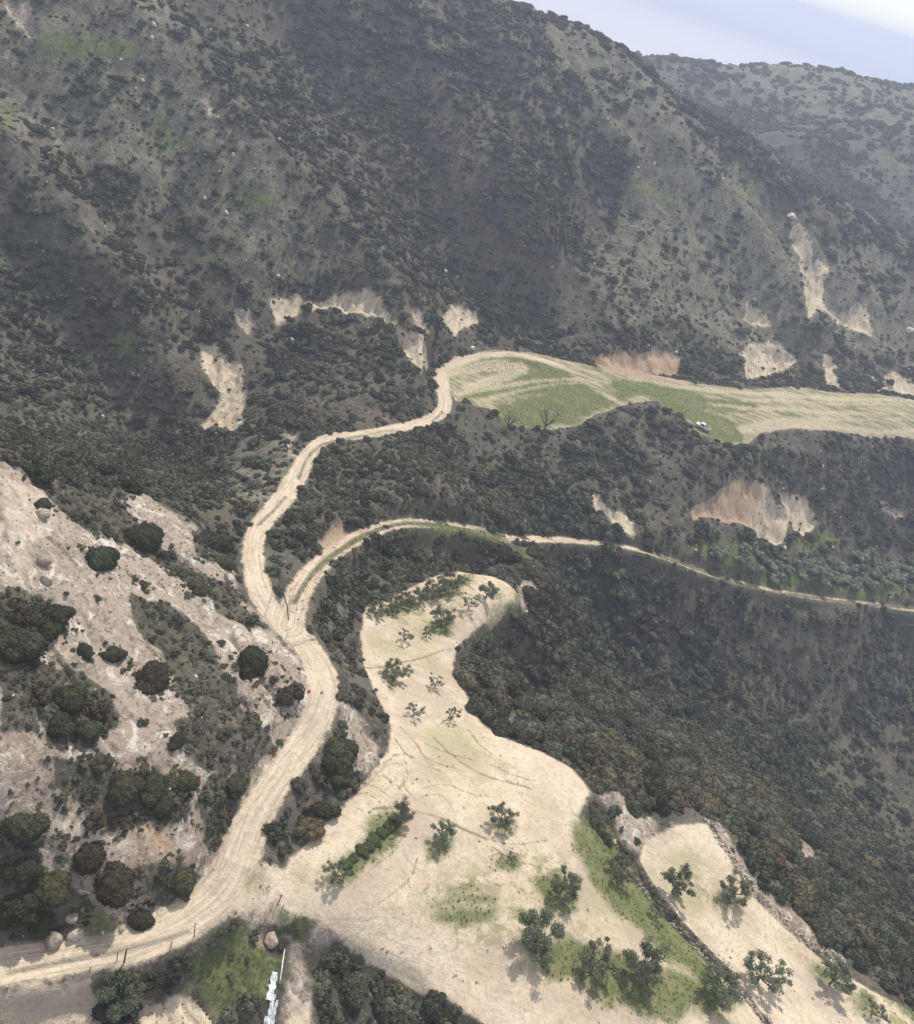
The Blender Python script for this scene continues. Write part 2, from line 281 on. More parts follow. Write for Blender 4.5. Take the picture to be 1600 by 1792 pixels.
GRASSP = [[(355,1665),(420,1650),(485,1672),(482,1745),(430,1755),(365,1735)],[(350,1672),(420,1655),(480,1680),(480,1740),(430,1752),(370,1730),(330,1700)],[(445,1520),(460,1515),(480,1550),(440,1565),(430,1550)],[(500,1600),(530,1600),(525,1630),(495,1630)],[(130,1610),(180,1600),(210,1625),(150,1645)],
 [(740,1570),(800,1545),(870,1550),(880,1590),(800,1612),(760,1602)],[(930,1545),(990,1530),(1022,1600),(960,1622)],[(1015,1440),(1050,1430),(1100,1520),(1160,1605),(1240,1685),(1300,1750),(1260,1765),(1180,1690),(1110,1620),(1040,1540),(1010,1480)],
 [(900,1655),(1000,1645),(1150,1680),(1250,1730),(1270,1780),(1100,1770),(950,1700)],
 [(600,1545),(580,1520),(620,1490),(680,1420),(710,1410),(700,1450),(650,1510)],[(740,1470),(790,1465),(785,1490),(755,1495)],[(870,1490),(905,1500),(900,1520),(870,1515)],[(860,1430),(890,1435),(885,1450),(860,1448)],
 [(665,1075),(690,1055),(720,1045),(735,1060),(700,1075)],[(745,1050),(770,1025),(820,1005),(825,1018),(790,1045)],[(755,1085),(790,1090),(785,1110),(755,1105)],[(668,1175),(690,1180),(705,1200),(680,1205)],[(860,1000),(905,1035),(890,1068),(850,1080),(895,1045)],
 [(1240,1560),(1290,1555),(1305,1590),(1260,1585)],[(1420,1700),(1440,1660),(1490,1700),(1480,1730)],[(1500,1740),(1540,1745),(1540,1780),(1510,1775)],[(1560,1750),(1640,1790),(1640,1810)],
 [(800,640),(900,620),(990,650),(1070,700),(1000,740),(950,752),(880,740),(870,710),(940,690),(880,690),(830,700),(800,690),(870,660)],
 [(1060,660),(1150,665),(1240,690),(1330,700),(1330,720),(1240,715),(1290,735),(1310,780),(1240,765),(1200,730),(1130,700),(1080,700)],
 [(1180,975),(1250,998),(1350,1025),(1600,1050),(1600,1020),(1450,1000),(1350,990),(1250,960)],[(1380,920),(1450,930),(1480,950),(1400,960)],
 [(1250,318),(1290,312),(1340,335),(1295,345)],[(415,320),(460,325),(500,370),(440,350)],[(860,-20),(920,-10),(965,28),(930,22)],[(180,610),(220,590),(240,630),(200,640)],[(700,905),(860,930),(900,950),(850,950),(760,930)],
 [(850,960),(930,960),(940,1000),(880,1000)],[(70,60),(180,75),(260,95),(200,120),(90,100)],[(270,205),(340,235),(300,262),(250,230)],[(0,170),(30,200),(20,250),(0,240)],[(1080,320),(1180,330),(1150,360),(1090,350)]]
VEGP = [[(380,1030),(470,1095),(440,1100),(380,1070)],[(300,1260),(340,1250),(390,1300),(400,1350),(350,1350)],[(380,1370),(420,1380),(400,1450),(360,1480),(350,1420)],[(240,1520),(300,1500),(350,1530),(320,1590),(270,1590)],[(0,1180),(60,1180),(60,1260),(0,1270)],[(235,1040),(290,1050),(350,1100),(400,1170),(420,1230),(480,1290),(440,1350),(380,1320),(330,1240),(290,1170),(250,1110)],
 [(-40,1030),(60,1040),(110,1070),(125,1100),(70,1120),(60,1160),(120,1175),(200,1215),(200,1260),(150,1300),(80,1270),(40,1200),(-40,1180)],
 [(-40,1420),(80,1450),(60,1490),(130,1540),(170,1600),(100,1640),(-40,1660)],[(80,1320),(150,1330),(240,1350),(340,1380),(320,1440),(200,1440),(150,1420),(90,1370)],
 [(60,850),(130,840),(250,860),(190,875),(250,930),(330,990),(300,1000),(250,970),(150,930)],[(290,990),(350,1000),(430,1040),(415,1060),(340,1030)],[(340,930),(420,940),(415,990),(350,975)]]
CLIFFS = [[(1296,606),(1318,588),(1345,584),(1385,618),(1405,642),(1370,658),(1300,657)],[(1448,636),(1472,642),(1486,684),(1458,678)],[(1526,660),(1560,648),(1610,662),(1610,698),(1538,688)],[(1325,860),(1352,870),(1385,900),(1372,948),(1328,952),(1318,905)],[(1372,866),(1412,864),(1428,902),(1392,928)],
 [(1385,362),(1412,395),(1424,440),(1460,450),(1445,500),(1455,565),(1420,565),(1408,500),(1394,438)],[(1306,522),(1325,508),(1350,558),(1298,552)],[(1445,550),(1500,556),(1530,540),(1538,595),(1480,585)],[(355,600),(385,595),(400,630),(425,630),(435,680),(430,740),(390,755),(360,745),(385,710),(390,680),(365,650)],
 [(595,515),(640,492),(668,530),(692,572),(650,550),(590,542)],[(688,556),(718,578),(756,640),(742,654),(703,605)],[(472,518),(520,506),(532,532),(484,558)],[(776,560),(800,528),(842,530),(838,562),(798,584)],[(1035,868),(1060,890),(1105,905),(1108,930),(1060,918),(1035,902)],[(535,522),(595,515),(590,535),(540,540)]]
PALEH = [[(320,140),(352,158),(398,205),(445,255),(436,268),(380,226),(335,178)],[(440,262),(478,300),(515,350),(565,420),(608,472),(596,480),(545,424),(486,346)],[(62,312),(92,332),(140,395),(195,470),(205,500),(180,480),(125,405),(80,345)],[(20,90),(60,120),(40,140),(0,110)],[(100,0),(125,10),(85,60),(70,30)],[(-60,-60),(260,-40),(400,190),(600,440),(560,500),(420,420),(280,330),(120,290),(-60,230)],[(1060,170),(1200,215),(1400,370),(1620,500),(1620,640),(1300,600),(1060,560),(1010,480),(1080,340)],[(960,30),(1110,110),(1210,240),(1130,230),(980,110)],[(1250,100),(1600,150),(1600,230),(1420,190),(1260,150)],[(1460,320),(1520,280),(1620,270),(1620,380),(1560,380)],[(420,740),(520,750),(500,860),(420,880)]]
SD_CLIFF = area(CLIFFS); SD_PALEH = area(PALEH, 5, 0, 3.0)
SD_LEFT = area([LEFTHILL]); SD_BARE = area(BAREP); SD_RED = area(REDP); SD_GRASS = area(GRASSP); SD_VEG = area(VEGP)
SD_BARE = np.maximum(SD_BARE, np.where(SD_VEG > 0, -1.0-SD_VEG, SD_LEFT))
SD_BARE = np.where(SD_VEG > -5, np.minimum(SD_BARE, np.where(SD_LEFT > 0, -SD_VEG, 5)), SD_BARE)
cut = np.maximum(area(BAREP[5:29]), SD_RED); farm = sstep(120, 170, np.hypot(GX, GY))
STK = fbm((GX*.8+GY*.35)/1.6, (GY*.8-GX*.35)/9, 611, 4)
GZ = GZ-farm*np.where(SD_SAND0 > -2, 0, 1)*sstep(-1.5, 2.5, cut)*(2.0+1.6*STK)

# arcs of wheel marks over the meadow
arcs = np.full(GX.shape, -5.0)
for P, w in (([(800,690),(850,680),(920,668),(1000,662),(1060,668)], .9), ([(830,705),(900,685),(960,672),(1040,668)], .5), ([(790,650),(850,640),(930,640),(880,660),(820,680)], 1.8), ([(1100,662),(1250,684),(1400,695),(1600,705),(1700,710)], 1.3), ([(1300,752),(1360,744),(1420,742),(1500,750),(1600,762),(1700,770)], 1.6), ([(1240,705),(1330,718),(1450,722),(1640,738)], .8), ([(1300,700),(1450,708),(1640,722)], .6), ([(1380,735),(1500,732),(1640,748)], .6), ([(640,1645),(740,1580),(800,1560),(870,1562),(950,1580)], .25), ([(640,1600),(750,1590),(850,1580),(980,1600),(1080,1640)], .3), ([(800,625),(900,620),(1000,650)], .5)):
    line_sd(smooth(hits(P)), w, arcs)
SD_SAND = np.maximum.reduce([sdo, sdt, sdm, SD_ROAD, SD_TRACK, arcs, area([[(-40,1748),(60,1728),(150,1728),(175,1765),(180,1840),(-50,1840)],[(255,1738),(320,1724),(370,1765),(395,1840),(245,1840)],[(508,1730),(540,1735),(545,1840),(505,1840)]])])
lk = smooth(hits(LINK)); line_sd(lk, 2.0, SD_SAND)
SD_PALE = np.full(GX.shape, -5.0); line_sd(lk, 1.6, SD_PALE); SD_PALE = np.maximum(SD_PALE, SD_ROAD-.5)
SD_PALE = np.maximum(SD_PALE, area([[(0,830),(60,860),(100,900),(130,930),(0,1010)],[(1175,1440),(1235,1440),(1265,1480),(1300,1560),(1340,1600),(1250,1520)],[(900,1310),(1000,1350),(1030,1390),(1000,1440),(900,1330)],[(80,1400),(140,1420),(240,1470),(220,1500),(100,1450)]]))
SD_CRACK = np.full(GX.shape, -5.0)
for P, w in (([(655,1418),(690,1410),(735,1420),(770,1428),(810,1450),(850,1468)], .16), ([(850,1468),(900,1480),(960,1470)], .07), ([(640,1168),(700,1160),(740,1152),(785,1135)], .14), ([(640,1160),(690,1166)], .08), ([(785,1140),(800,1120),(840,1098)], .10),
             ([(700,1270),(730,1300),(745,1330),(800,1345)], .10), ([(745,1300),(790,1320),(830,1330)], .10), ([(760,1290),(800,1330),(850,1360),(930,1380)], .10), ([(820,1275),(835,1300),(860,1320)], .06), ([(690,1290),(720,1330),(770,1350)], .07),
             ([(600,1400),(640,1385),(660,1400)], .06), ([(615,1390),(650,1370),(680,1392)], .06), ([(640,1372),(670,1352),(700,1378)], .06), ([(655,1355),(690,1330),(720,1350),(700,1380)], .06), ([(670,1335),(700,1315),(740,1330)], .06), ([(690,1320),(720,1340),(700,1370),(730,1400)], .06),
             ([(740,1380),(780,1370),(820,1390),(860,1392)], .06), ([(735,1395),(770,1388),(790,1410)], .05), ([(860,1340),(900,1360),(960,1370)], .07), ([(705,1460),(690,1490),(660,1510),(640,1530)], .06), ([(730,1500),(720,1540),(650,1590)], .05), ([(860,1480),(900,1510),(1000,1530)], .07)):
    line_sd(smooth(hits(P)), w, SD_CRACK)
SD_TINT = area([[(700,1520),(870,1500),(1010,1480),(1040,1640),(900,1700),(800,1660),(740,1600)], [(660,1060),(760,1015),(850,1010),(905,1040),(860,1090),(760,1120),(690,1110)], [(880,1650),(1280,1730),(1290,1790),(1150,1800),(900,1720)], [(1200,1500),(1260,1560),(1290,1600),(1230,1600)], [(1380,1640),(1480,1690),(1640,1790),(1600,1830),(1440,1740)], [(780,630),(1100,655),(1340,685),(1340,780),(1190,740),(1000,745),(860,720)]], 7)
# grassy strip between the wheel marks
CENTRE = np.full(GX.shape, -5.0)
for P, w in (([(452,918),(480,892),(500,868)], .22), ([(522,838),(540,795),(575,768),(640,763),(690,752)], .26), ([(515,1055),(530,1025),(550,998),(592,963),(640,934),(700,915),(760,917),(850,932)], .42), ([(756,738),(776,720)], .25), ([(330,1630),(230,1662),(120,1680),(20,1700)], .10), ([(1120,960),(1180,982),(1250,1008),(1330,1030),(1430,1047),(1520,1057),(1640,1069)], .42)):
    line_sd(smooth(hits(P)), w, CENTRE)
SD_SAND = np.minimum(SD_SAND, np.where(CENTRE > -4, -CENTRE+.0, 5))
FOREST = area([[(1000,770),(1060,720),(1160,715),(1210,760),(1300,790),(1600,780),(1620,880),(1450,870),(1200,860),(1050,880)],[(950,985),(1100,965),(1300,1040),(1620,1085),(1620,1700),(1400,1500),(1050,1330),(900,1180)],[(515,1645),(600,1640),(740,1692),(900,1795),(900,1860),(540,1860)],[(560,1375),(625,1370),(590,1425),(505,1500),(465,1545),(445,1520),(480,1440)],[(545,1090),(560,1030),(620,985),(635,1060),(632,1120),(650,1190),(670,1250),(610,1215),(590,1150)],[(700,-40),(1010,60),(1060,150),(1050,330),(960,450),(900,600),(640,420),(520,0)],[(0,380),(150,430),(260,560),(330,700),(420,830),(300,850),(100,740),(0,700)],[(560,760),(760,750),(1000,800),(1030,900),(700,890),(560,860)],[(1050,1000),(1250,1100),(1400,1250),(1100,1230),(900,1150)]])

# ------------------------------------------------------------------ node helpers
def newmat(name):
    mt = bpy.data.materials.new(name); mt.use_nodes = True; nt = mt.node_tree; nt.nodes.clear()
    o = nt.nodes.new('ShaderNodeOutputMaterial'); b = nt.nodes.new('ShaderNodeBsdfPrincipled')
    nt.links.new(b.outputs[0], o.inputs[0]); b.inputs['Roughness'].default_value = .9
    b.inputs['Specular IOR Level'].default_value = .2
    return mt, nt, b
class NB:
    def __init__(s, nt): s.nt = nt; s.g = nt.nodes.new('ShaderNodeNewGeometry')
    def lk(s, a, b): s.nt.links.new(a, b)
    def val(s, sock, v):
        if isinstance(v, (int, float)): sock.default_value = v
        elif isinstance(v, tuple): sock.default_value = v
        else: s.lk(v, sock)
    def noise(s, scale, detail=4, rough=.6, dist=0, vec=None):
        n_ = s.nt.nodes.new('ShaderNodeTexNoise'); s.lk(vec or s.g.outputs['Position'], n_.inputs['Vector'])
        n_.inputs['Scale'].default_value = scale; n_.inputs['Detail'].default_value = detail; n_.inputs['Roughness'].default_value = rough; n_.inputs['Distortion'].default_value = dist
        return n_.outputs['Fac']
    def vor(s, scale, feat='F1', vec=None):
        n_ = s.nt.nodes.new('ShaderNodeTexVoronoi'); n_.feature = feat; s.lk(vec or s.g.outputs['Position'], n_.inputs['Vector']); n_.inputs['Scale'].default_value = scale
        return n_.outputs['Distance']
    def math(s, op, a, b=0.0, c=None, clamp=False):
        n_ = s.nt.nodes.new('ShaderNodeMath'); n_.operation = op; n_.use_clamp = clamp; s.val(n_.inputs[0], a); s.val(n_.inputs[1], b)
        if c is not None: s.val(n_.inputs[2], c)
        return n_.outputs[0]
    def ramp(s, v, a, b, lo=0.0, hi=1.0):
        n_ = s.nt.nodes.new('ShaderNodeMapRange'); n_.interpolation_type = 'SMOOTHSTEP'; s.val(n_.inputs[0], v)
        for i, q in enumerate((a, b, lo, hi)): n_.inputs[i+1].default_value = q
        return n_.outputs[0]
    def mix(s, f, a, b):
        n_ = s.nt.nodes.new('ShaderNodeMix'); n_.data_type = 'RGBA'; s.val(n_.inputs[0], f)
        for i, q in ((6, a), (7, b)):
            if isinstance(q, tuple): n_.inputs[i].default_value = (*q, 1)
            else: s.lk(q, n_.inputs[i])
        return n_.outputs[2]
    def attr(s, name, typ='GEOMETRY'):
        n_ = s.nt.nodes.new('ShaderNodeAttribute'); n_.attribute_name = name; n_.attribute_type = typ; return n_.outputs['Fac']
    def bump(s, h, dist, strength, b):
        n_ = s.nt.nodes.new('ShaderNodeBump'); n_.inputs['Distance'].default_value = dist; n_.inputs['Strength'].default_value = strength
        s.lk(h, n_.inputs['Height']); s.lk(n_.outputs[0], b.inputs['Normal'])

# ------------------------------------------------------------------ ground material
gm, gnt, gb = newmat('ground_earth'); N = NB(gnt)
n_big = N.noise(.035, 4, .6); n_mid = N.noise(.22, 5, .65); n_sm = N.noise(1.3, 5, .7); n_fine = N.noise(6, 4, .7); n_edge = N.noise(.9, 6, .72, .4)
mp = gnt.nodes.new('ShaderNodeMapping'); gnt.links.new(N.g.outputs['Position'], mp.inputs['Vector']); mp.inputs['Rotation'].default_value = (0, 0, math.radians(-28)); mp.inputs['Scale'].default_value = (1, .18, 1)
n_str = N.noise(1.1, 5, .7, 1.2, mp.outputs[0])
e = N.math('MULTIPLY', N.math('SUBTRACT', n_edge, .5), 2.2)
e2 = N.math('MULTIPLY', N.math('SUBTRACT', n_mid, .5), 3.5)
farv = N.attr('sd_far'); farp = N.math('POWER', farv, 1.5)
e4 = N.math('MULTIPLY', N.math('MULTIPLY', N.math('SUBTRACT', N.noise(.16, 6, .75), .52), 10.0), farp)
def mask(name, w=.5, k=1.0, k2=0.0):
    v = N.attr(name)
    if k: v = N.math('ADD', v, N.math('MULTIPLY', e, k))
    if k2: v = N.math('ADD', v, N.math('MULTIPLY', e2, k2))
    v = N.math('ADD', v, N.math('MULTIPLY', e4, k*1.2))
    return N.ramp(v, -w, w)
def mask0(name, w, k):
    return N.ramp(N.math('ADD', N.attr(name), N.math('MULTIPLY', e, k)), -w, w)
wildc = N.mix(N.ramp(n_mid, .35, .65), (.060, .057, .044), (.125, .112, .088))
wildc = N.mix(N.ramp(n_sm, .50, .68, 0, .8), wildc, (.20, .18, .145))
wildc = N.mix(N.ramp(n_fine, .55, .7, 0, .5), wildc, (.035, .038, .024))
wildc = N.mix(N.ramp(n_big, .45, .62, 0, .35), wildc, (.070, .074, .050))
barec = N.mix(N.ramp(n_str, .35, .65), (.225, .175, .14), (.39, .325, .27))
mp3 = gnt.nodes.new('ShaderNodeMapping'); gnt.links.new(N.g.outputs['Position'], mp3.inputs['Vector']); mp3.inputs['Scale'].default_value = (.9, .25, .18)
n_vs = N.noise(.9, 5, .75, .5, mp3.outputs[0])
barec = N.mix(N.ramp(n_vs, .5, .64, 0, .7), barec, (.20, .165, .125))
barec = N.mix(N.ramp(N.noise(.5, 5, .75), .52, .62, 0, .65), barec, (.12, .108, .08))
barec = N.mix(N.ramp(n_big, .42, .6, 0, .6), barec, (.37, .31, .26))
barec = N.mix(N.ramp(N.noise(.055, 4, .6), .52, .66, 0, .45), barec, (.39, .29, .22))
barec = N.mix(N.ramp(n_sm, .53, .66, 0, .8), barec, (.145, .12, .09))
barec = N.mix(N.ramp(n_fine, .58, .72, 0, .8), barec, (.56, .51, .44))
barec = N.mix(N.ramp(N.noise(.38, 6, .78, .8), .52, .62, 0, .85), barec, (.60, .55, .48))
barec = N.mix(N.ramp(N.noise(.7, 6, .75, .3), .55, .63, 0, .75), barec, (.105, .098, .07))
sandc = N.mix(N.ramp(n_mid, .35, .65), (.54, .44, .32), (.66, .56, .43))
sandc = N.mix(N.ramp(n_sm, .45, .7, 0, .45), sandc, (.36, .29, .215))
sandc = N.mix(N.ramp(n_fine, .58, .75, 0, .35), sandc, (.27, .22, .15))
redc = N.mix(N.ramp(n_sm, .35, .65), (.38, .24, .16), (.47, .35, .24))
redc = N.mix(N.ramp(n_vs, .48, .62, 0, .8), redc, (.37, .31, .25))
grassc = N.mix(N.ramp(n_sm, .35, .68), (.075, .105, .032), (.145, .168, .062))
grassc = N.mix(N.ramp(N.noise(.45, 5, .7), .48, .62, 0, .6), grassc, (.20, .19, .10))
grassc = N.mix(N.ramp(n_fine, .5, .72, 0, .5), grassc, (.26, .25, .12))
# thin green tint in the sandy ground of the fields
sandc = N.mix(N.math('MULTIPLY', N.ramp(n_big, .50, .60, 0, .55), N.ramp(N.attr('sd_field'), 0, 1.5)), sandc, (.27, .27, .13))
# winding dark drying cracks and plough marks
ck = N.noise(.33, 3, .5, 2.2); ck = N.math('ABSOLUTE', N.math('SUBTRACT', ck, .5))
ck = N.ramp(ck, 0.0, .012, 1, 0)
sandc = N.mix(N.math('MULTIPLY', N.math('MULTIPLY', ck, N.ramp(n_mid, .42, .55)), .6), sandc, (.22, .17, .11))
sandc = N.mix(N.math('MULTIPLY', N.ramp(N.math('ADD', N.attr('sd_crack'), N.math('MULTIPLY', N.math('SUBTRACT', n_sm, .5), .35)), -.16, .04), .8), sandc, (.19, .145, .09))
n_t = N.noise(.55, 6, .72, .6)
sandc = N.mix(N.math('MULTIPLY', N.ramp(n_t, .47, .60, 0, .8), N.ramp(N.attr('sd_tint'), -2.0, 3.0)), sandc, (.20, .215, .085))
sandc = N.mix(N.ramp(N.noise(.09, 4, .6, .8), .48, .62, 0, .65), sandc, (.42, .34, .27))
sandc = N.mix(N.ramp(N.noise(.35, 6, .75, 1.5), .54, .64, 0, .5), sandc, (.33, .27, .20))
sandc = N.mix(N.ramp(N.noise(2.6, 4, .7), .56, .66, 0, .5), sandc, (.33, .26, .18))
mp5 = gnt.nodes.new('ShaderNodeMapping'); gnt.links.new(N.g.outputs['Position'], mp5.inputs['Vector']); mp5.inputs['Rotation'].default_value = (0, 0, math.radians(-38)); mp5.inputs['Scale'].default_value = (.07, .55, 1)
n_ms = N.noise(1.0, 6, .72, .8, mp5.outputs[0])
meadc = N.mix(N.ramp(n_ms, .40, .60), (.14, .165, .07), (.43, .36, .25))
meadc = N.mix(N.ramp(n_sm, .45, .65, 0, .5), meadc, (.26, .24, .14))
sandc = N.mix(N.math('MULTIPLY', N.ramp(N.attr('sd_mead'), -.3, .6), N.ramp(N.attr('sd_road'), .2, -.3)), sandc, meadc)
rl = gnt.nodes.new('ShaderNodeCombineXYZ'); gnt.links.new(N.math('MULTIPLY', N.attr('lat'), 2.6), rl.inputs[0]); gnt.links.new(N.math('MULTIPLY', N.attr('alo'), .16), rl.inputs[1])
n_rut = N.noise(1.0, 4, .6, .6, rl.outputs[0]); onr = N.ramp(N.attr('sd_onroad'), -.2, .5)
sandc = N.mix(N.math('MULTIPLY', N.ramp(n_rut, .48, .62, 0, .75), onr), sandc, (.31, .235, .16))
sandc = N.mix(N.math('MULTIPLY', N.ramp(n_rut, .46, .36, 0, .6), onr), sandc, (.66, .55, .42))
palec = N.mix(N.ramp(n_sm, .4, .65), (.70, .60, .47), (.56, .47, .36))
palew = N.mix(N.ramp(n_sm, .38, .66), (.115, .118, .085), (.24, .22, .175))
wildc = N.mix(N.math('MULTIPLY', mask('sd_paleh', 2.5, 1.0, .6), N.ramp(n_mid, .38, .62, .25, 1)), wildc, palew)
c = N.mix(mask('sd_bare', .6, .9, .5), wildc, barec)
cliffc = N.mix(N.ramp(n_vs, .42, .62), (.56, .48, .36), (.40, .33, .24))
cliffc = N.mix(N.ramp(N.noise(.5, 5, .75), .54, .66, 0, .8), cliffc, (.12, .11, .08))
c = N.mix(mask('sd_cliff', .6, .8, .3), c, cliffc)
c = N.mix(mask0('sd_sand', .30, .75), c, sandc)
c = N.mix(N.math('MULTIPLY', mask('sd_pale', .7, .8), .4), c, palec)
c = N.mix(N.math('MULTIPLY', mask('sd_grass', 1.0, 1.3, 1.6), N.ramp(farv, .5, 1.0, .92, .5)), c, grassc)
c = N.mix(N.math('MULTIPLY', mask('sd_arcs', .9, .9, .2), .85), c, N.mix(N.ramp(n_sm, .4, .6), (.54, .46, .33), (.38, .33, .21)))
c = N.mix(N.math('MULTIPLY', mask('sd_centre', .3, .8), .85), c, N.mix(N.ramp(n_sm, .4, .6), (.10, .105, .05), (.22, .19, .115)))
c = N.mix(N.math('MULTIPLY', mask('sd_red', .7, .7), .85), c, redc)
gnt.links.new(c, gb.inputs['Base Color']); gb.inputs['Roughness'].default_value = .95; gb.inputs['Specular IOR Level'].default_value = .08
hgt = N.math('ADD', N.math('MULTIPLY', n_sm, .7), N.math('MULTIPLY', n_fine, .10)); hgt = N.math('ADD', hgt, N.math('MULTIPLY', n_str, .5)); hgt = N.math('ADD', hgt, N.math('MULTIPLY', N.math('MULTIPLY', n_rut, onr), -.9))
N.bump(hgt, .45, .75, gb)

# ------------------------------------------------------------------ the ground, cut into its areas
ATTR = dict(sd_mead=sdm, sd_road=SD_ROAD, lat=LAT, alo=ALO, sd_cliff=SD_CLIFF, sd_paleh=SD_PALEH, sd_onroad=np.maximum(SD_ROAD, SD_TRACK), sd_far=np.clip(np.hypot(GX, GY)/400, 0, 2.2), sd_bare=SD_BARE, sd_sand=SD_SAND, sd_grass=SD_GRASS, sd_red=SD_RED, sd_pale=SD_PALE, sd_arcs=arcs, sd_centre=CENTRE, sd_crack=SD_CRACK, sd_tint=SD_TINT, sd_field=np.maximum.reduce([sdo, sdt, sdm]))
cls = np.zeros(GX.shape, int)
cls[np.hypot(GX, GY) > 560] = 6
cls[sdm > 0] = 3; cls[sdo > 0] = 4; cls[sdt > 0] = 5; cls[SD_TRACK > 0] = 2; cls[SD_ROAD > 0] = 1
names = {0: 'hillside', 1: 'dirt_road', 2: 'dirt_track', 3: 'meadow', 4: 'orchard_field', 5: 'lower_terrace', 6: 'distant_ridge'}
fc = cls[:-1, :-1]
vid = np.arange(NA*NR).reshape(NR, NA)
quads = np.stack([vid[:-1, :-1], vid[:-1, 1:], vid[1:, 1:], vid[1:, :-1]], -1)
allco = np.stack([GX.ravel(), GY.ravel(), GZ.ravel()], 1)
# smooth normals shared over the cuts
gr, gc = np.gradient(GZ)[0], None
def make_mesh(name, co, q):
    me = bpy.data.meshes.new(name); me.vertices.add(len(co)); me.vertices.foreach_set('co', co.astype(np.float32).ravel())
    me.loops.add(q.size); me.loops.foreach_set('vertex_index', q.astype(np.int32).ravel())
    k = q.shape[1]; me.polygons.add(len(q)); me.polygons.foreach_set('loop_start', np.arange(0, q.size, k, dtype=np.int32)); me.polygons.foreach_set('loop_total', np.full(len(q), k, np.int32))
    me.update(calc_edges=True); return me
for k, nm in names.items():
    q = quads[fc == k].reshape(-1, 4)
    q = q[:, ::-1]
    used, inv = np.unique(q, return_inverse=True)
    me = make_mesh(nm, allco[used], inv.reshape(-1, 4))
    me.polygons.foreach_set('use_smooth', np.ones(len(q), bool))
    for an, arr in ATTR.items():
        a_ = me.attributes.new(an, 'FLOAT', 'POINT'); a_.data.foreach_set('value', arr.ravel()[used].astype(np.float32))
    me.materials.append(gm)
    o = bpy.data.objects.new(nm, me); COL.objects.link(o); o['kind'] = 'structure'

# ------------------------------------------------------------------ sea
sm, snt, sb = newmat('sea_water'); M = NB(snt)
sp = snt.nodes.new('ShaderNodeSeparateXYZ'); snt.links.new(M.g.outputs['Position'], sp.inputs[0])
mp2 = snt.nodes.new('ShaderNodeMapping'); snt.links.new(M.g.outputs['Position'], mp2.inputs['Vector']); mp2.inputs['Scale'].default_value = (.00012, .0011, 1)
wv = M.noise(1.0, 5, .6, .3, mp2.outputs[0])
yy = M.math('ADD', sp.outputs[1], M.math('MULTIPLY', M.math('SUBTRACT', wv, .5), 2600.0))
glare_tint = M.ramp(yy, 3600, 5600, 1, 0)  # sun glare on the nearer sea, painted into the base colour as a pale band
sc_ = M.mix(glare_tint, (.02, .06, .16), (.55, .54, .55))
sc_ = M.mix(M.math('MULTIPLY', M.ramp(wv, .5, .7, 0, .5), glare_tint), sc_, (.38, .40, .46))
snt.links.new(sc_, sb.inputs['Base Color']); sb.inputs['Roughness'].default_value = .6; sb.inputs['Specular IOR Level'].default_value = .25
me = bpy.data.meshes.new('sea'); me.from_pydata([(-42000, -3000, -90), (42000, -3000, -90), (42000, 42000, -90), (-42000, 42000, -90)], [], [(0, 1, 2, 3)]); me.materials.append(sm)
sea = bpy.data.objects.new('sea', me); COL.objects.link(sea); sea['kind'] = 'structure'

# ------------------------------------------------------------------ haze
hm = bpy.data.materials.new('haze_air'); hm.use_nodes = True; hn = hm.node_tree; hn.nodes.clear()
ho = hn.nodes.new('ShaderNodeOutputMaterial'); hv = hn.nodes.new('ShaderNodeVolumePrincipled'); hn.links.new(hv.outputs[0], ho.inputs['Volume'])
hv.inputs['Color'].default_value = HAZE_COLOR; hv.inputs['Density'].default_value = HAZE_DENSITY; hv.inputs['Anisotropy'].default_value = .25
zt, zb, hx, hy0, hy1 = 104.0, -145.0, 43000.0, -4000.0, 43000.0
me = bpy.data.meshes.new('haze'); v = [(x, y, z) for z in (zb, zt) for y in (hy0, hy1) for x in (-hx, hx)]
me.from_pydata(v, [], [(0, 2, 3, 1), (4, 5, 7, 6), (0, 1, 5, 4), (2, 6, 7, 3), (0, 4, 6, 2), (1, 3, 7, 5)]); me.materials.append(hm)
hz = bpy.data.objects.new('haze', me); COL.objects.link(hz); hz['kind'] = 'stuff'
#MORE
# ------------------------------------------------------------------ plant materials
def leafmat(name, dark, light, alt, trans=.12, big=.03, soft=1.0):
    mt, nt, b = newmat(name); N = NB(nt)
    oi = nt.nodes.new('ShaderNodeObjectInfo')
    f1 = N.ramp(N.g.outputs['Random Per Island'], 0, 1, 0, 1)
    c = N.mix(f1, dark, light)
    c = N.mix(N.ramp(N.noise(big, 4, .65), .42, .62, 0, .75), c, alt)
    hs = nt.nodes.new('ShaderNodeHueSaturation'); nt.links.new(c, hs.inputs['Color'])
    N.lk(N.math('MULTIPLY_ADD', oi.outputs['Random'], .9*soft, 1-.4*soft), hs.inputs['Value'])
    N.lk(N.math('MULTIPLY_ADD', oi.outputs['Random'], .05, .475), hs.inputs['Hue'])
    nt.links.new(hs.outputs[0], b.inputs['Base Color']); b.inputs['Roughness'].default_value = .7; b.inputs['Specular IOR Level'].default_value = .15
    if trans:
        tr = nt.nodes.new('ShaderNodeBsdfTranslucent'); nt.links.new(hs.outputs[0], tr.inputs['Color'])
        mx = nt.nodes.new('ShaderNodeMixShader'); mx.inputs[0].default_value = trans
        nt.links.new(b.outputs[0], mx.inputs[1]); nt.links.new(tr.outputs[0], mx.inputs[2])
        out = [n for n in nt.nodes if n.type == 'OUTPUT_MATERIAL'][0]; nt.links.new(mx.outputs[0], out.inputs[0])
    return mt
M_SCRUB = leafmat('scrub_leaf', (.036, .040, .026), (.100, .104, .066), (.102, .094, .070), .12, .022)
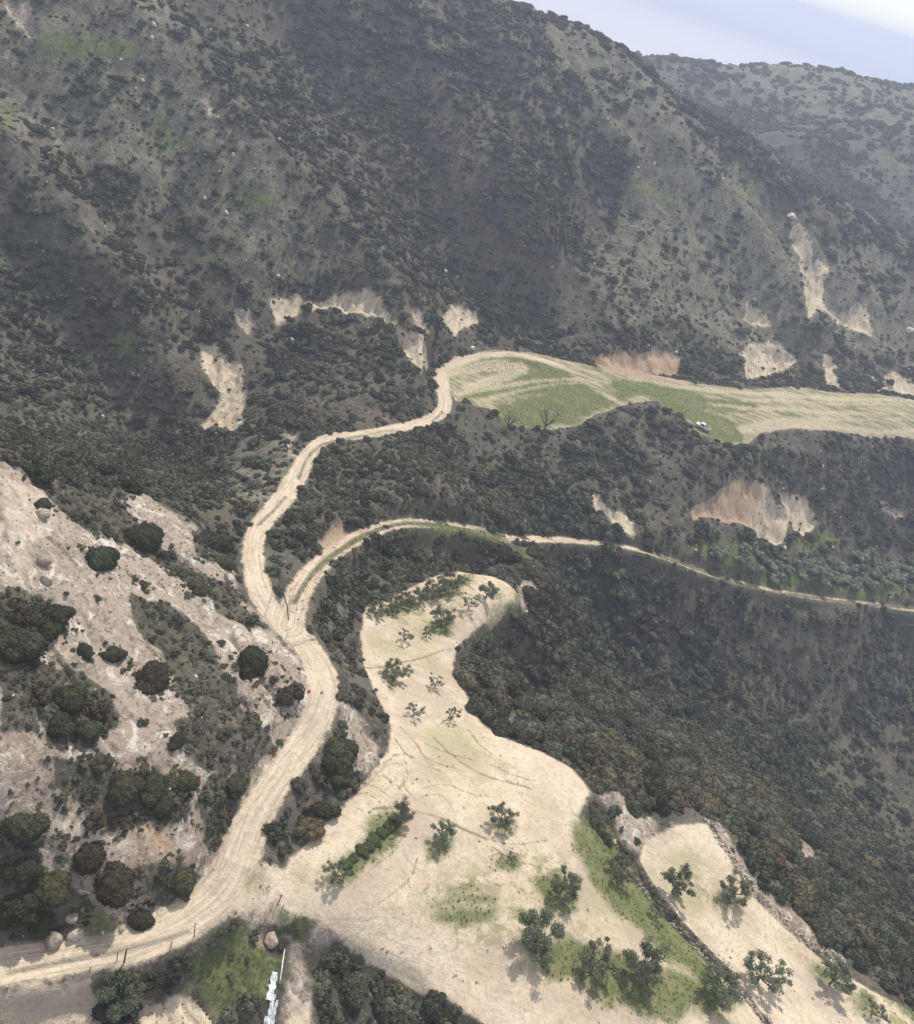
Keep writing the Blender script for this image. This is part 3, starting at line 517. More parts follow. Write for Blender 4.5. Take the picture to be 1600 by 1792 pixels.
M_DOME = leafmat('dome_bush_leaf', (.020, .026, .011), (.055, .058, .026), (.058, .050, .027), .1, .06, .6)
M_OLIVE = leafmat('olive_leaf', (.12, .135, .085), (.30, .32, .22), (.21, .23, .15), .48, .1, .4)
M_SAGE = leafmat('sage_leaf', (.13, .165, .12), (.27, .31, .23), (.19, .23, .165), .2, .1, .4)
M_BROWN = leafmat('heath_leaf', (.062, .056, .036), (.135, .122, .074), (.115, .095, .056), .1, .1, .6)
M_WEED = leafmat('weed_blade', (.10, .145, .045), (.20, .235, .09), (.22, .22, .11), .45, .2, .4)
M_WEEDB = leafmat('hedge_leaf', (.055, .075, .025), (.105, .13, .045), (.10, .11, .05), .2, .2, .4)
M_DRY = leafmat('dry_blade', (.12, .11, .07), (.24, .21, .14), (.16, .14, .10), .15, .2, .4)
def plainmat(name, a, b_, scale=2.0, rough=.85, bump=.05):
    mt, nt, b = newmat(name); N = NB(nt); tc = nt.nodes.new('ShaderNodeTexCoord')
    nn = N.noise(scale, 5, .65, 0, tc.outputs['Object']); c = N.mix(N.ramp(nn, .35, .65), a, b_)
    oi = nt.nodes.new('ShaderNodeObjectInfo'); hs = nt.nodes.new('ShaderNodeHueSaturation'); nt.links.new(c, hs.inputs['Color'])
    N.lk(N.math('MULTIPLY_ADD', oi.outputs['Random'], .35, .82), hs.inputs['Value'])
    nt.links.new(hs.outputs[0], b.inputs['Base Color']); b.inputs['Roughness'].default_value = rough
    if bump: N.bump(nn, bump, .7, b)
    return mt
M_BARK = plainmat('grey_bark', (.10, .085, .065), (.19, .165, .135), 6)
M_ROCK = plainmat('grey_rock', (.26, .225, .18), (.46, .41, .34), 1.6, .95, .15)
M_PINK = plainmat('pink_rock', (.33, .25, .19), (.47, .38, .30), 1.6, .95, .12)
M_WHITE = plainmat('pale_limestone', (.45, .40, .33), (.66, .61, .53), 2.2, .95, .08)
M_WOOD = plainmat('dark_post_wood', (.045, .035, .028), (.09, .07, .055), 8)
M_PLAST = plainmat('white_plastic', (.62, .66, .68), (.80, .83, .85), 3, .45, .03)
M_PIPE = plainmat('cream_pipe', (.62, .60, .50), (.75, .73, .62), 3, .4, 0)
M_HOSE = plainmat('black_hose', (.03, .03, .03), (.06, .055, .05), 3, .5, 0)
M_REDP = plainmat('red_plastic', (.55, .05, .04), (.65, .09, .07), 3, .4, 0)
M_PAINT = plainmat('white_paint', (.72, .72, .69), (.82, .82, .80), 2, .35, 0)
M_GLASS = plainmat('dark_window', (.02, .022, .025), (.03, .032, .035), 2, .1, 0)
M_RUB = plainmat('rubber', (.02, .02, .02), (.035, .034, .033), 6, .8, 0)

# ------------------------------------------------------------------ mesh builders
def mesh_of(name, V, Fs, mats, midx=None, smooth=False):
    me = bpy.data.meshes.new(name); me.from_pydata([tuple(map(float, v)) for v in V], [], [tuple(int(i) for i in f) for f in Fs])
    for m_ in mats: me.materials.append(m_)
    if midx is not None: me.polygons.foreach_set('material_index', np.asarray(midx, np.int32))
    if smooth: me.polygons.foreach_set('use_smooth', np.ones(len(Fs), bool))
    me.update(); return me
def leaves(P, Nn, size, r, tri=False, aspect=1.0, jit=.8):
    """one small leafy face per point, turned loosely to its normal"""
    k = len(P); Nn = Nn+r.normal(0, jit, (k, 3)); Nn /= np.linalg.norm(Nn, axis=1)[:, None]+1e-9
    a = np.cross(Nn, r.normal(0, 1, (k, 3))); a /= np.linalg.norm(a, axis=1)[:, None]+1e-9; b = np.cross(Nn, a)
    s = (size*r.uniform(.6, 1.4, k))[:, None]
    if tri: V = np.stack([P-a*s-b*s*.6*aspect, P+a*s-b*s*.6*aspect, P+b*s*aspect], 1); q = 3
    else: V = np.stack([P-a*s*.9, P-b*s*aspect*.8, P+a*s*1.0, P+b*s*aspect], 1); q = 4
    return V.reshape(-1, 3), np.arange(k*q).reshape(-1, q)
def ico(sub):
    import bmesh
    bm = bmesh.new(); bmesh.ops.create_icosphere(bm, subdivisions=sub, radius=1)
    V = np.array([v.co[:] for v in bm.verts]); Fs = [[v.index for v in f.verts] for f in bm.faces]; bm.free(); return V, Fs
ICO = {k: ico(k) for k in (1, 2, 3)}
def bush_mesh(name, seed, nl, mat, lobes=10, hgt=.75, size=.07, core=2, lobe_r=(.28, .5), tri=False, cover=.93, jit=.8):
    r = np.random.default_rng(seed); L = []
    for i in range(lobes):
        a = r.uniform(0, 6.283); q = math.sqrt(r.uniform(0, 1))*.68; rad = r.uniform(*lobe_r)
        L.append((q*math.cos(a), q*math.sin(a)*r.uniform(.8, 1), hgt*(1-q*q*1.1)*r.uniform(.35, .72), rad))
    if core == 3: L[0] = (0, 0, .12, .80)
    L = np.array(L)
    w = L[:, 3]**2; idx = r.choice(len(L), nl, p=w/w.sum()); n_ = r.normal(0, 1, (nl, 3)); n_[:, 2] = np.abs(n_[:, 2])*1.1-.35; n_ /= np.linalg.norm(n_, axis=1)[:, None]
    P = L[idx, :3]+n_*L[idx, 3:4]*np.array([1, 1, .85])*r.uniform(.86, 1.1, (nl, 1))
    ins = np.zeros(nl, bool)
    for l in L: ins |= (((P-l[:3])/np.array([1, 1, .85]))**2).sum(1) < (l[3]*.8)**2
    ins |= P[:, 2] < -.05
    P = P[~ins]; n_ = n_[~ins]
    V, Fs = leaves(P, n_, size, r, tri, jit=jit); Fs = [list(f) for f in Fs]; V = [V]; o = len(V[0])
    cv, cf = ICO[core]
    for l in L:
        nz = 1+.12*np.sin(cv[:, 0]*9+l[0]*20)*np.cos(cv[:, 1]*8+l[1]*20)
        V.append(l[:3]+cv*nz[:, None]*l[3]*cover*np.array([1, 1, .85])); Fs += [[i+o for i in f] for f in cf]; o += len(cv)
    V = np.vstack(V); V[:, 2] = np.maximum(V[:, 2], -.25)
    return mesh_of(name, V, Fs, [mat])
def tube(path, rad, sides=6):
    path = np.array(path, float); V = []; Fs = []
    for i, p in enumerate(path):
        t_ = path[min(i+1, len(path)-1)]-path[max(i-1, 0)]; t_ /= np.linalg.norm(t_)+1e-9
        u = np.cross(t_, [0.3, .9, .2]); u /= np.linalg.norm(u)+1e-9; v = np.cross(t_, u); r_ = rad[i] if hasattr(rad, '__len__') else rad
        for k in range(sides):
            a = 2*math.pi*k/sides; V.append(p+r_*(math.cos(a)*u+math.sin(a)*v))
    for i in range(len(path)-1):
        for k in range(sides):
            a, b = i*sides+k, i*sides+(k+1) % sides; Fs.append([a, b, b+sides, a+sides])
    Fs.append(list(range(sides))[::-1]); Fs.append([len(V)-sides+k for k in range(sides)])
    return V, Fs
def link(name, me, parent=None, loc=None, rot=None, scale=None):
    o = bpy.data.objects.new(name, me); COL.objects.link(o)
    if parent is not None: o.parent = parent
    if loc is not None: o.location = loc
    if rot is not None: o.rotation_euler = rot
    if scale is not None: o.scale = scale if hasattr(scale, '__len__') else (scale,)*3
    return o
def tag(o, label, cat, group=None):
    o['label'] = label; o['category'] = cat
    if group: o['group'] = group
    return o
def copy_tree(o, parent=None):
    c_ = o.copy(); COL.objects.link(c_)
    if parent is not None: c_.parent = parent
    for ch in list(o.children): copy_tree(ch, c_)
    return c_

# bushes: unit radius
DOME = [bush_mesh('dome_bush', 100+i, 2600, M_DOME, 9, .8, .045, 3, (.3, .5), cover=.95, jit=.5) for i in range(4)]
M_OCHRE = leafmat('ochre_leaf', (.070, .060, .034), (.14, .115, .062), (.11, .082, .048), .12, .1, .5)
DENSE = [bush_mesh('scrub_bush', 200+i, 2000, [M_SCRUB, M_DOME, M_SCRUB, M_BROWN, M_OCHRE, M_SCRUB][i], 11, .85, .055, 2, (.26, .46)) for i in range(6)]
HEATH = [bush_mesh('heath_bush', 300+i, 1500, M_BROWN, 12, .6, .055, 2, (.2, .38), cover=.85) for i in range(3)]
LOWB = [bush_mesh('hill_bush', 400+i, 260, M_SCRUB, 6, .9, .11, 1, (.32, .5), True, .9) for i in range(6)]
LOWH = [bush_mesh('hill_heath', 450+i, 200, M_BROWN, 6, .6, .10, 1, (.28, .42), True, .85) for i in range(3)]
SAGE = [bush_mesh('sage_tree_crown', 500+i, 700, M_SAGE, 9, 1.1, .085, 2, (.3, .48), cover=.9) for i in range(3)]

def tree(seed, kind='olive', size=1.0):
    """parts of a small tree of unit crown radius: trunk, branches, crown"""
    r = np.random.default_rng(seed); root = bpy.data.objects.new(kind+'_tree', None); COL.objects.link(root); root.empty_display_size = .5
    th = r.uniform(.28, .42)
    V, Fs = tube([(0, 0, -.15), (.02, 0, .1), (r.uniform(-.05, .05), r.uniform(-.05, .05), th)], [.085, .065, .055], 8)
    link('trunk', mesh_of('trunk', V, Fs, [M_BARK], smooth=True), root)
    tips = []; nb = int(r.integers(5, 8)) if kind != 'young' else 4
    for k in range(nb):
        a = 2*math.pi*k/nb+r.uniform(-.3, .3); L = r.uniform(.75, 1.0); up = r.uniform(.45, 1.0) if kind != 'bare' else r.uniform(.8, 1.5)
        pth = []
        for j in range(6):
            u = j/5; pth.append((math.cos(a+u*.3)*L*u**.8*.85, math.sin(a+u*.3)*L*u**.8*.85, th+up*u*(1.15-.35*u)))
        V, Fs = tube(pth, [.045*(1-.75*j/5) for j in range(6)], 5); VV = list(V); FF = list(Fs)
        for q in range(4 if kind != 'bare' else 9):
            j = int(r.integers(2, 6)); b0 = np.array(pth[j]); e_ = b0+np.array([r.uniform(-.35, .35), r.uniform(-.35, .35), r.uniform(.05, .45)])
            v2, f2 = tube([b0, (b0+e_)/2+r.normal(0, .03, 3), e_], [.018, .012, .006], 4); o_ = len(VV); VV += list(v2); FF += [[i+o_ for i in f] for f in f2]; tips.append(e_)
            if kind == 'bare':
                for _ in range(3):
                    g = e_+np.array([r.uniform(-.2, .2), r.uniform(-.2, .2), r.uniform(.05, .3)]); v2, f2 = tube([e_, g], [.008, .003], 3); o_ = len(VV); VV += list(v2); FF += [[i+o_ for i in f] for f in f2]
        tips.append(np.array(pth[-1])); tips.append(np.array(pth[-2]))
        link('branch', mesh_of('branch', VV, FF, [M_BARK], smooth=True), root)
    if kind != 'bare':
        tips = np.array(tips); keep_ = r.uniform(size=len(tips)) < {'olive': .97, 'young': .9, 'full': 1.0}[kind]; tips = tips[keep_]
        nl = {'olive': 4200, 'young': 1900, 'full': 7000}[kind]; sp = {'olive': .19, 'young': .16, 'full': .26}[kind]
        idx = r.integers(0, len(tips), nl); off = r.normal(0, 1, (nl, 3)); off /= np.linalg.norm(off, axis=1)[:, None]; off *= (r.uniform(.3, 1, (nl, 1)))*sp*np.array([1.15, 1.15, .8])*(0.7+.6*((idx*37 % 11)/11.0))[:, None]
        V, Fs = leaves(tips[idx]+off, off/(np.linalg.norm(off, axis=1)[:, None]), .036, r, jit=1.0)
        link('crown', mesh_of('crown', V, [list(f) for f in Fs], [M_OLIVE]), root)
    root.name = {'olive': 'olive_tree', 'young': 'olive_tree', 'full': 'olive_tree', 'bare': 'bare_tree'}[kind]
    return root
PROTO = {}
def put_tree(kind, var, x, y, z, r, label, cat, group):
    key = (kind, var)
    if key not in PROTO: o = PROTO[key] = tree(700+var*7+len(kind), kind)
    else: o = copy_tree(PROTO[key])
    o.location = (x, y, z-.02); o.rotation_euler = (0, 0, random.uniform(0, 6.28)); o.scale = (r, r, r*random.uniform(.9, 1.1))
    return tag(o, label, cat, group)
def gpos(px, py):
    P = hits([(px, py)])[0]; _, _, dep = project(P[None]); return P, FPX/float(dep[0])
SLOPEZ = lambda x, y: float(lookup(GZ, [x], [y])[0])

# olive trees: crown centre in the photograph, crown radius in its pixels
OL = [
 (660,1064,21,'olive',0,'small olive at the western tip end of the narrow upper field, lowest of the row'),
 (690,1050,22,'olive',1,'grey green olive beside the upper field\'s edge, next to the leftmost one'),
 (714,1046,18,'olive',0,'low bushy olive in the green strip along the upper field\'s far edge'),
 (738,1040,20,'olive',2,'olive between bushy neighbours on the weedy far edge of the narrow field'),
 (762,1026,23,'olive',1,'dense dark olive on the far rim of the narrow upper field'),
 (790,1012,25,'olive',0,'tallest olive overhanging the far rim of the narrow upper field'),
 (853,1034,22,'olive',2,'olive standing alone on yellow ground near the rounded tip of the field'),
 (822,1054,18,'young',0,'thin olive with sparse crown near the yellow tip of the field'),
 (774,1078,25,'olive',0,'full olive in the middle of the upper field above a dark grass patch'),
 (748,1104,13,'young',1,'very small spindly olive left below the full one in the upper field'),
 (709,1110,17,'young',2,'slim olive with bare trunk on pale soil beside the faint field path'),
 (692,1168,26,'olive',1,'round olive at the left side of the narrow neck with green grass below'),
 (763,1192,17,'young',0,'spindly young olive on bare sand at the right of the neck'),
 (726,1240,19,'young',1,'nearly leafless young olive on bare sand in the neck of the field'),
 (791,1248,18,'young',2,'small two lobed olive where the neck widens to the big field'),
 (774,1452,27,'olive',2,'olive with visible trunk in the middle of the big sandy field'),
 (878,1422,28,'olive',0,'ragged olive right of centre on the big sandy field'),
 (897,1496,12,'young',0,'tiny olive sapling beside a green weed patch in the big field'),
 (703,1420,22,'full',1,'dark olive at the upper end of the green weed hedge'),
 (588,1524,24,'olive',1,'olive at the lower end of the green weed hedge'),
 (986,1540,34,'olive',2,'broad thin olive on green ground right of the big field'),
 (938,1628,44,'full',0,'largest dark olive near the lower edge of the big field'),
 (1040,1672,38,'olive',0,'olive in long grass right of the largest dark olive'),
 (1120,1680,40,'full',1,'tall full olive, second right of the largest dark olive'),
 (1083,1512,28,'olive',1,'olive on the green strip beside the stony terrace edge'),
 (1050,1430,22,'full',0,'bushy olive at the upper end of the green strip by the rock scree'),
 (1150,1590,20,'young',2,'small olive half way down the green strip along the terrace edge'),
 (1254,1716,40,'full',1,'dense dark olive at the lower end of the green strip'),
 (1181,1538,36,'olive',2,'olive with spreading star shaped limbs on the lower sandy terrace'),
 (1282,1550,32,'olive',0,'olive beside the dry stone wall on the lower terrace'),
 (1330,1690,42,'olive',1,'wide ring shaped olive in the middle of the lower terrace'),
 (1456,1700,36,'olive',2,'pale olive on green ground at the outer edge of the lower terrace'),
 (1527,1762,24,'young',0,'small olive near the bottom right end of the lower terrace'),
 (215,1735,40,'full',1,'grey green olive below the dirt road beside the tallest fence post'),
]
for cx, cy, rp, kind, var, lab in OL:
    P, sc = gpos(cx-.12*rp, cy+.62*rp); r = rp/sc*.95
    put_tree(kind, var, P[0], P[1], P[2], r, lab, 'olive tree', 'olive trees on the field terraces')
for (cx, cy, rp, var, lab) in [(953,752,24,0,'larger leafless tree on the meadow edge above the thicket'),(888,748,16,1,'smaller leafless tree left of the other bare tree by the meadow')]:
    P, sc = gpos(cx, cy); put_tree('bare', var, P[0], P[1], P[2], rp/sc, lab, 'bare tree', 'leafless trees by the meadow')

# single bushes one can point at: centre, half width in pixels, kind
BU = [
 (250,935,38,'D','dark dome bush under the pale gully on the near slope'),(178,970,34,'D','long dark bush on the ridge between the pale slope and a bare gully'),
 (380,945,31,'D','round dark bush just left of the dirt road bend'),(40,1062,46,'H','brown green bush at the left edge under the smooth white slope'),(95,1070,34,'D','dark bush beside the brown one below the white slope'),
 (85,1098,26,'D','low dark bush around a grey boulder'),(20,1115,48,'D','large dark bush at the left edge under the brown one'),(52,1150,24,'D','dark bush lowest of the left edge cluster below the white slope'),
 (147,1135,17,'D','small round dark bush, left one of two on the pale gravel'),(201,1140,22,'D','dark oval bush ringed by pale gravel, right one of two'),
 (268,1178,38,'D','wide dark bush at the foot of the pale gravel slope'),(442,1148,40,'D','oval olive brown bush on pinkish slope, left of the road fork'),
 (506,1208,35,'H','brown oval bush touching the road edge by the red spot'),(118,1215,36,'D','dark green bush in the middle of the left thicket'),(70,1205,34,'H','brown bush at the left of the left thicket'),
 (165,1235,32,'H','brown green bush at the right of the left thicket'),(100,1258,32,'D','dark bush at the bottom of the left thicket'),(155,1270,26,'D','low dark bush under the left thicket'),
 (310,1292,19,'D','small dark bush on pink gravel in mid slope'),(345,1270,9,'H','tiny brown bush on the stony rib of the slope'),(175,1328,24,'H','brown bush above the wide one on the lower slope'),
 (218,1370,36,'D','wide flat bush on the lower slope, left part'),(268,1372,30,'D','wide flat bush on the lower slope, middle part'),(284,1404,27,'D','bright green topped bush right of the wide flat one'),
 (112,1388,16,'H','small yellowish bush on the lower left slope'),(325,1362,25,'D','grey dark bush at the edge of the pink gravel'),(409,1365,32,'D','dark bush against the left edge of the straight road'),
 (440,1258,28,'H','grey bush in the scrub above the straight road'),(40,1437,42,'D','large brown green dome bush at the left edge beside yellow soil'),
 (165,1427,24,'H','flat brown bush beside bright yellow soil'),(210,1430,24,'H','flat grey brown bush on the stony band'),(155,1492,36,'D','dark dome, upper of two touching big bushes'),
 (198,1535,44,'D','largest dark dome bush of the lower slope'),(318,1533,28,'D','round dark bush on the slope near the road'),(316,1562,20,'H','brown low bush under the round dark one'),
 (245,1602,26,'D','small round dark bush directly above the road'),(40,1510,34,'D','dark bush at the left edge, above the darkest clump'),(85,1545,40,'D','dark bush in the middle of the lower left clump'),
 (30,1575,46,'D','very dark bush in the lower left clump at the frame edge'),(70,1600,34,'D','very dark bush, lowest of the lower left clump'),(112,1475,14,'H','small reddish bush left of the two big domes'),
 (590,1312,41,'D','big round dark bush between the road and the sandy field'),(592,1352,28,'D','dark bush tucked under the big round one'),
 (250,1340,14,'H','small brown bush above the wide flat bush'),(385,1420,20,'H','brown bush by the road below the dark one'),(378,1470,14,'H','brown tuft bush at the road shoulder'),
 (395,985,17,'D','small dark bush below the round one near the road bend'),(310,995,18,'H','brown low bush in the dip beside the pink gully'),(345,1025,24,'H','long brown bush under the pale boulder'),
 (75,880,18,'D','dark streak bush on the crest above the white slope'),(125,900,15,'H','low bush on the crest above the white slope'),(250,1020,15,'H','low brown bush at the head of the scrub band'),
]
WB = [bush_mesh('weed_clump', 800+i, 1400, M_WEEDB, 9, .6, .05, 2, (.3, .5), cover=.9) for i in range(2)]
for i, (cx, cy, rp) in enumerate([(606,1512,15),(618,1505,13),(632,1492,17),(645,1482,15),(655,1470,17),(668,1460,15),(678,1448,17),(690,1440,15),(622,1500,10),(662,1478,9),(612,1526,8)]):
    P, sc = gpos(cx, cy); r = rp/sc; o = link('weed_clump', WB[i % 2], None, (P[0], P[1], P[2]-.05), (0, 0, i*1.3), (r, r*.9, r*.8))
    tag(o, ['clump next to the lower olive', 'clump, second from the lower olive', 'broad clump, third from the lower olive', 'clump just below the middle', 'broad clump at the middle', 'clump just above the middle', 'broad clump near the upper olive', 'clump touching the upper olive', 'small clump tucked in the lower third', 'small clump on the right flank near the middle', 'smallest clump at the lower tip'][i]+' of the green weed hedge', 'weeds', 'clumps of the weed hedge in the big field')
domes = {}
n_ind = 0
TAKEN = []
for i, (cx, cy, rp, kd, lab) in enumerate(BU):
    P, sc = gpos(cx, cy+.35*rp); r = rp/sc
    me = (DOME if kd == 'D' else HEATH)[i % (4 if kd == 'D' else 3)]
    o = link('dome_bush' if kd == 'D' else 'heath_bush', me, None, (P[0], P[1], P[2]-.05*r), (0, 0, random.uniform(0, 6.28)), (r, r*random.uniform(.85, 1.05), r*random.uniform(.8, 1.0)))
    tag(o, lab, 'bush', 'bushes on the near bare slope and road side'); n_ind += 1; TAKEN.append((P[0], P[1], r))

# ------------------------------------------------------------------ the scrub that covers everything else
def jitter_points(x0, x1, y0, y1, sp):
    a, b = np.meshgrid(np.arange(x0, x1, sp), np.arange(y0, y1, sp)); a = a.ravel()+rng.uniform(-.5, .5, a.size)*sp; b = b.ravel()+rng.uniform(-.5, .5, b.size)*sp
    return a, b
cand = []
def zone(sp, dmin, dmax, rmin, rmax, box):
    x, y = jitter_points(*box, sp); d_ = np.hypot(x, y); ang = np.degrees(np.arctan2(x-OX, y-OY))
    k = (d_ >= dmin) & (d_ < dmax) & (ang > -42) & (ang < 46); x, y = x[k], y[k]
    cl = fbm(x/9, y/9, 77, 3); r = np.clip(rmin*1.75*np.exp(rng.normal(0, .42, len(x))+.55*cl), rmin*.7, rmax)
    return x, y, r
zs = [zone(1.5, 0, 170, .5, 2.2, (-150, 160, -10, 180)), zone(2.0, 170, 330, .6, 2.9, (-280, 300, 20, 340)), zone(2.4, 330, 600, .8, 3.2, (-420, 520, 60, 610)), zone(4.6, 600, 1150, 1.5, 4.0, (-650, 950, 250, 1160))]
bx = np.concatenate([z[0] for z in zs]); by = np.concatenate([z[1] for z in zs]); br = np.concatenate([z[2] for z in zs])
A_ = lambda arr: lookup(arr, bx, by)
edge = A_(SD_SAND)
left = A_(SD_LEFT); veg = A_(SD_VEG); bare = A_(SD_BARE); red = A_(SD_RED); gra = A_(SD_GRASS); mead = A_(sdm); field = np.maximum(A_(sdo), A_(sdt)); fo = A_(FOREST)
dn = np.hypot(bx, by)
nz = 1.3*fbm(bx/16, by/16, 55, 4); nz2 = fbm(bx/50, by/50, 66, 3)
den = np.clip(.72+1.1*nz+.5*nz2, .12, 1)
ph = A_(SD_PALEH); den = np.where(ph > 0, den*.50, den); br = np.where(ph > 0, br*rng.uniform(.55, 1.1, len(br)), br); den = np.where(A_(SD_CLIFF)+.5 > 0, .02, den)
den = np.where((fo > 0) & (ph < 0), np.clip(den+.35, .6, 1), den)
den = np.where((left > 0) & (veg <= 0), .06, den); den = np.where((left > 0) & (veg > 0), .85, den)
br = np.where(left > 0, np.clip(br*.55, .3, .9), br)
br = np.where((dn < 190) & (bx > 8) & (by > 60) & (left <= 0), np.clip(br*1.6, .7, 3.2), br); den0_thin = (dn < 190) & (bx > 8)
ed = fbm(bx/3, by/3, 91, 2)*1.2
den = np.where((left <= 0) & (bare+ed > -.2), .03, den); den = np.where(red > -.3, 0, den)
den = np.where((gra+ed > 0) & (field < -1), den*.22, den)
den = np.where((mead > -.3*br) | (field > -.3*br) | (edge > -.35*br), 0, den)
den = np.where((lookup(SD_PALE, bx, by) > -.5) & (left > 0), den*.05, den)
for (qx_, qy_, qr_) in [(1228,760,4.0),(475,1642,2.0),(92,1642,1.9),(133,1632,1.7),(126,1602,1.3),(214,1623,1.2),(343,1183,.8),(400,1010,1.6),(93,1099,1.0)]:
    hp_ = hits([(qx_, qy_)])[0]; den = np.where(np.hypot(bx-hp_[0], by-hp_[1]) < qr_, 0, den)
wallside = (dn < 190) & (bx > 25) & (by < 110)
den = np.where(wallside & (field > -1.3*br), 0, den)
for (tx, ty, tr) in TAKEN: den = np.where(np.hypot(bx-tx, by-ty) < tr*.9, 0, den)
sage = inside(bx, by, hits([(1230,968),(1300,960),(1400,985),(1500,960),(1600,985),(1640,1020),(1600,1052),(1450,1035),(1300,1005),(1225,985)])[:, :2])
clr = inside(bx, by, hits([(345,1665),(425,1650),(505,1655),(512,1700),(505,1850),(425,1850),(440,1750),(380,1745),(330,1700)])[:, :2]) | inside(bx, by, hits([(-40,1750),(60,1725),(150,1725),(185,1765),(190,1840),(-50,1840)])[:, :2])
keep_ = ~clr & (rng.uniform(size=len(bx)) < den) & ~sage & (dn > 35)
bx, by, br = bx[keep_], by[keep_], br[keep_]; left = left[keep_]; fo = fo[keep_]; dn = dn[keep_]
bz = lookup(GZ, bx, by); px, py, dep = project(np.stack([bx, by, bz+br*.5], 1)); ps = br*FPX/dep
infr = (px > 0) & (px < 1600) & (py > 0) & (py < 1792) & (dep > 0)
order = np.argsort(-np.where(infr, ps, -1))
# visible from the viewpoint?
vis = []
for i in order[:2500]:
    p = np.array([bx[i], by[i], bz[i]+br[i]*.8]); tq = np.linspace(.5, .985, 60)[:, None]; q = CAM+(p-CAM)*tq
    if (q[:, 2] > lookup(GZ, q[:, 0], q[:, 1])).all(): vis.append(i)
    if len(vis) >= 300-n_ind-14: break
vis = np.array(vis)
LANDMARKS = [('the round pinkish boulder', 475, 1642), ('the ring shaped olive of the lower terrace', 1330, 1690), ('the upper end of the dry stone wall', 1235, 1432), ('the lower end of the dry stone wall', 1475, 1682),
 ('the middle of the dry stone wall', 1345, 1588), ('the rock scree by the terrace', 1100, 1430), ('the narrow neck of the sandy field', 800, 1170), ('the rounded tip of the field', 905, 1040), ('the right bulge of the sandy field', 1025, 1375),
 ('the white rock on the ravine side', 921, 1069), ('the road fork', 510, 1090), ('the big round bush by the road', 590, 1315), ('the leaning post', 484, 1586), ('the tallest post', 217, 1684), ('the bend of the road by the pink gully', 440, 960),
 ('the pale rocky patch beyond the wall', 1400, 1480), ('the left bend of the grassy track', 600, 950), ('the wide end of the grassy track', 940, 945), ('the near corner of the meadow', 800, 700), ('the torn white sheeting', 478, 1750),
 ('the lower corner of the sandy field', 850, 1780), ('the stone edging of the terrace', 1150, 1600), ('the dark scrub band on the near slope', 320, 1150), ('the pale scar on the dark hillside', 395, 690), ('the red earth bank', 1270, 900),
 ('the red cliff behind the meadow', 1100, 635), ('the white pickup', 1226, 750), ('the long sandy scar under the white outcrop', 1430, 470), ('the dry gully left of the straight road', 345, 1300), ('the grassy hollow', 410, 1700), ('the inner corner of the S bend', 530, 830),
 ('the white slope at the left edge', 60, 900), ('the two big touching domes', 180, 1515), ('the far rim of the narrow field', 700, 1030), ('the olive in the green strip', 1083, 1512), ('the last small olive of the lower terrace', 1527, 1762), ('the two trunked tree on the meadow edge', 953, 740)]
LM = np.array([(a_, b_) for _, a_, b_ in LANDMARKS], float)
SEEN = {}
def where_label(px_, py_, r_px, what):
    dq = np.hypot(LM[:, 0]-px_, LM[:, 1]-py_); o_ = np.argsort(dq); dirs = ['right of', 'lower right of', 'below', 'lower left of', 'left of', 'upper left of', 'above', 'upper right of']
    size = 'large' if r_px > 20 else 'middling' if r_px > 13 else 'small'
    best_ = None
    for q in range(12):
        nm, lx, ly = LANDMARKS[o_[q]]; k_ = int(round(math.degrees(math.atan2(py_-ly, px_-lx))/45)) % 8
        how = 'close' if dq[o_[q]] < 45 else '' if dq[o_[q]] < 110 else 'well' if dq[o_[q]] < 200 else 'far'
        lab = ' '.join((size+' '+what+(', '+how+' ' if how else ' ')+dirs[k_]+' '+nm).split())
        if len(lab.split()) > 13: continue
        if best_ is None: best_ = (lab, lx, ly)
        if lab not in SEEN: break
    else:
        if best_ is None:
            nm, lx, ly = 'the road fork', 510, 1090; k_ = int(round(math.degrees(math.atan2(py_-ly, px_-lx))/45)) % 8; best_ = (size+' '+what+', far '+dirs[k_]+' '+nm, lx, ly)
        lab, lx, ly = best_
    SEEN[lab] = (lx, ly); return lab
def region(px_, py_):
    if py_ > 1590 and px_ < 420: return 'bushes below the dirt road'
    if py_ > 1560 and px_ < 900: return 'thicket below the sandy field'
    if px_ < 660 and 1180 < py_ <= 1600 and px_ > 430: return 'bushes on the road bank'
    if px_ < 560 and py_ > 800: return 'small bushes on the near slope'
    if px_ > 1000 and py_ > 1380: return 'bushes beyond the dry stone wall'
    if px_ > 780 and py_ > 1050: return 'thicket on the ravine side'
    return 'bushes between road and track'
HUE = {'scrub_leaf': 'grey green', 'dome_bush_leaf': 'dark green', 'heath_leaf': 'brown', 'ochre_leaf': 'ochre'}
srcs = {}
used_mesh = set()
for j, i in enumerate(vis):
    heath = (left[i] > 0 and random.random() < .4) or (px[i] > 1000 and py[i] > 1300 and random.random() < .38)
    me = HEATH[j % 3] if heath else DENSE[random.choices(range(6), [4, 3, 4, 3, 1.6, 4] if px[i] > 950 else [4, 3, 4, 2, .7, 4])[0]]
    o = link('heath_bush' if heath else 'scrub_bush', me, None, (bx[i], by[i], bz[i]-.06), (random.uniform(-.15, .15), random.uniform(-.15, .15), random.uniform(0, 6.28)), (br[i]*1.05, br[i], br[i]*random.uniform(.75, 1.1)))
    tag(o, where_label(px[i], py[i], ps[i], HUE[me.materials[0].name]+' bush'), 'bush', region(px[i], py[i]))
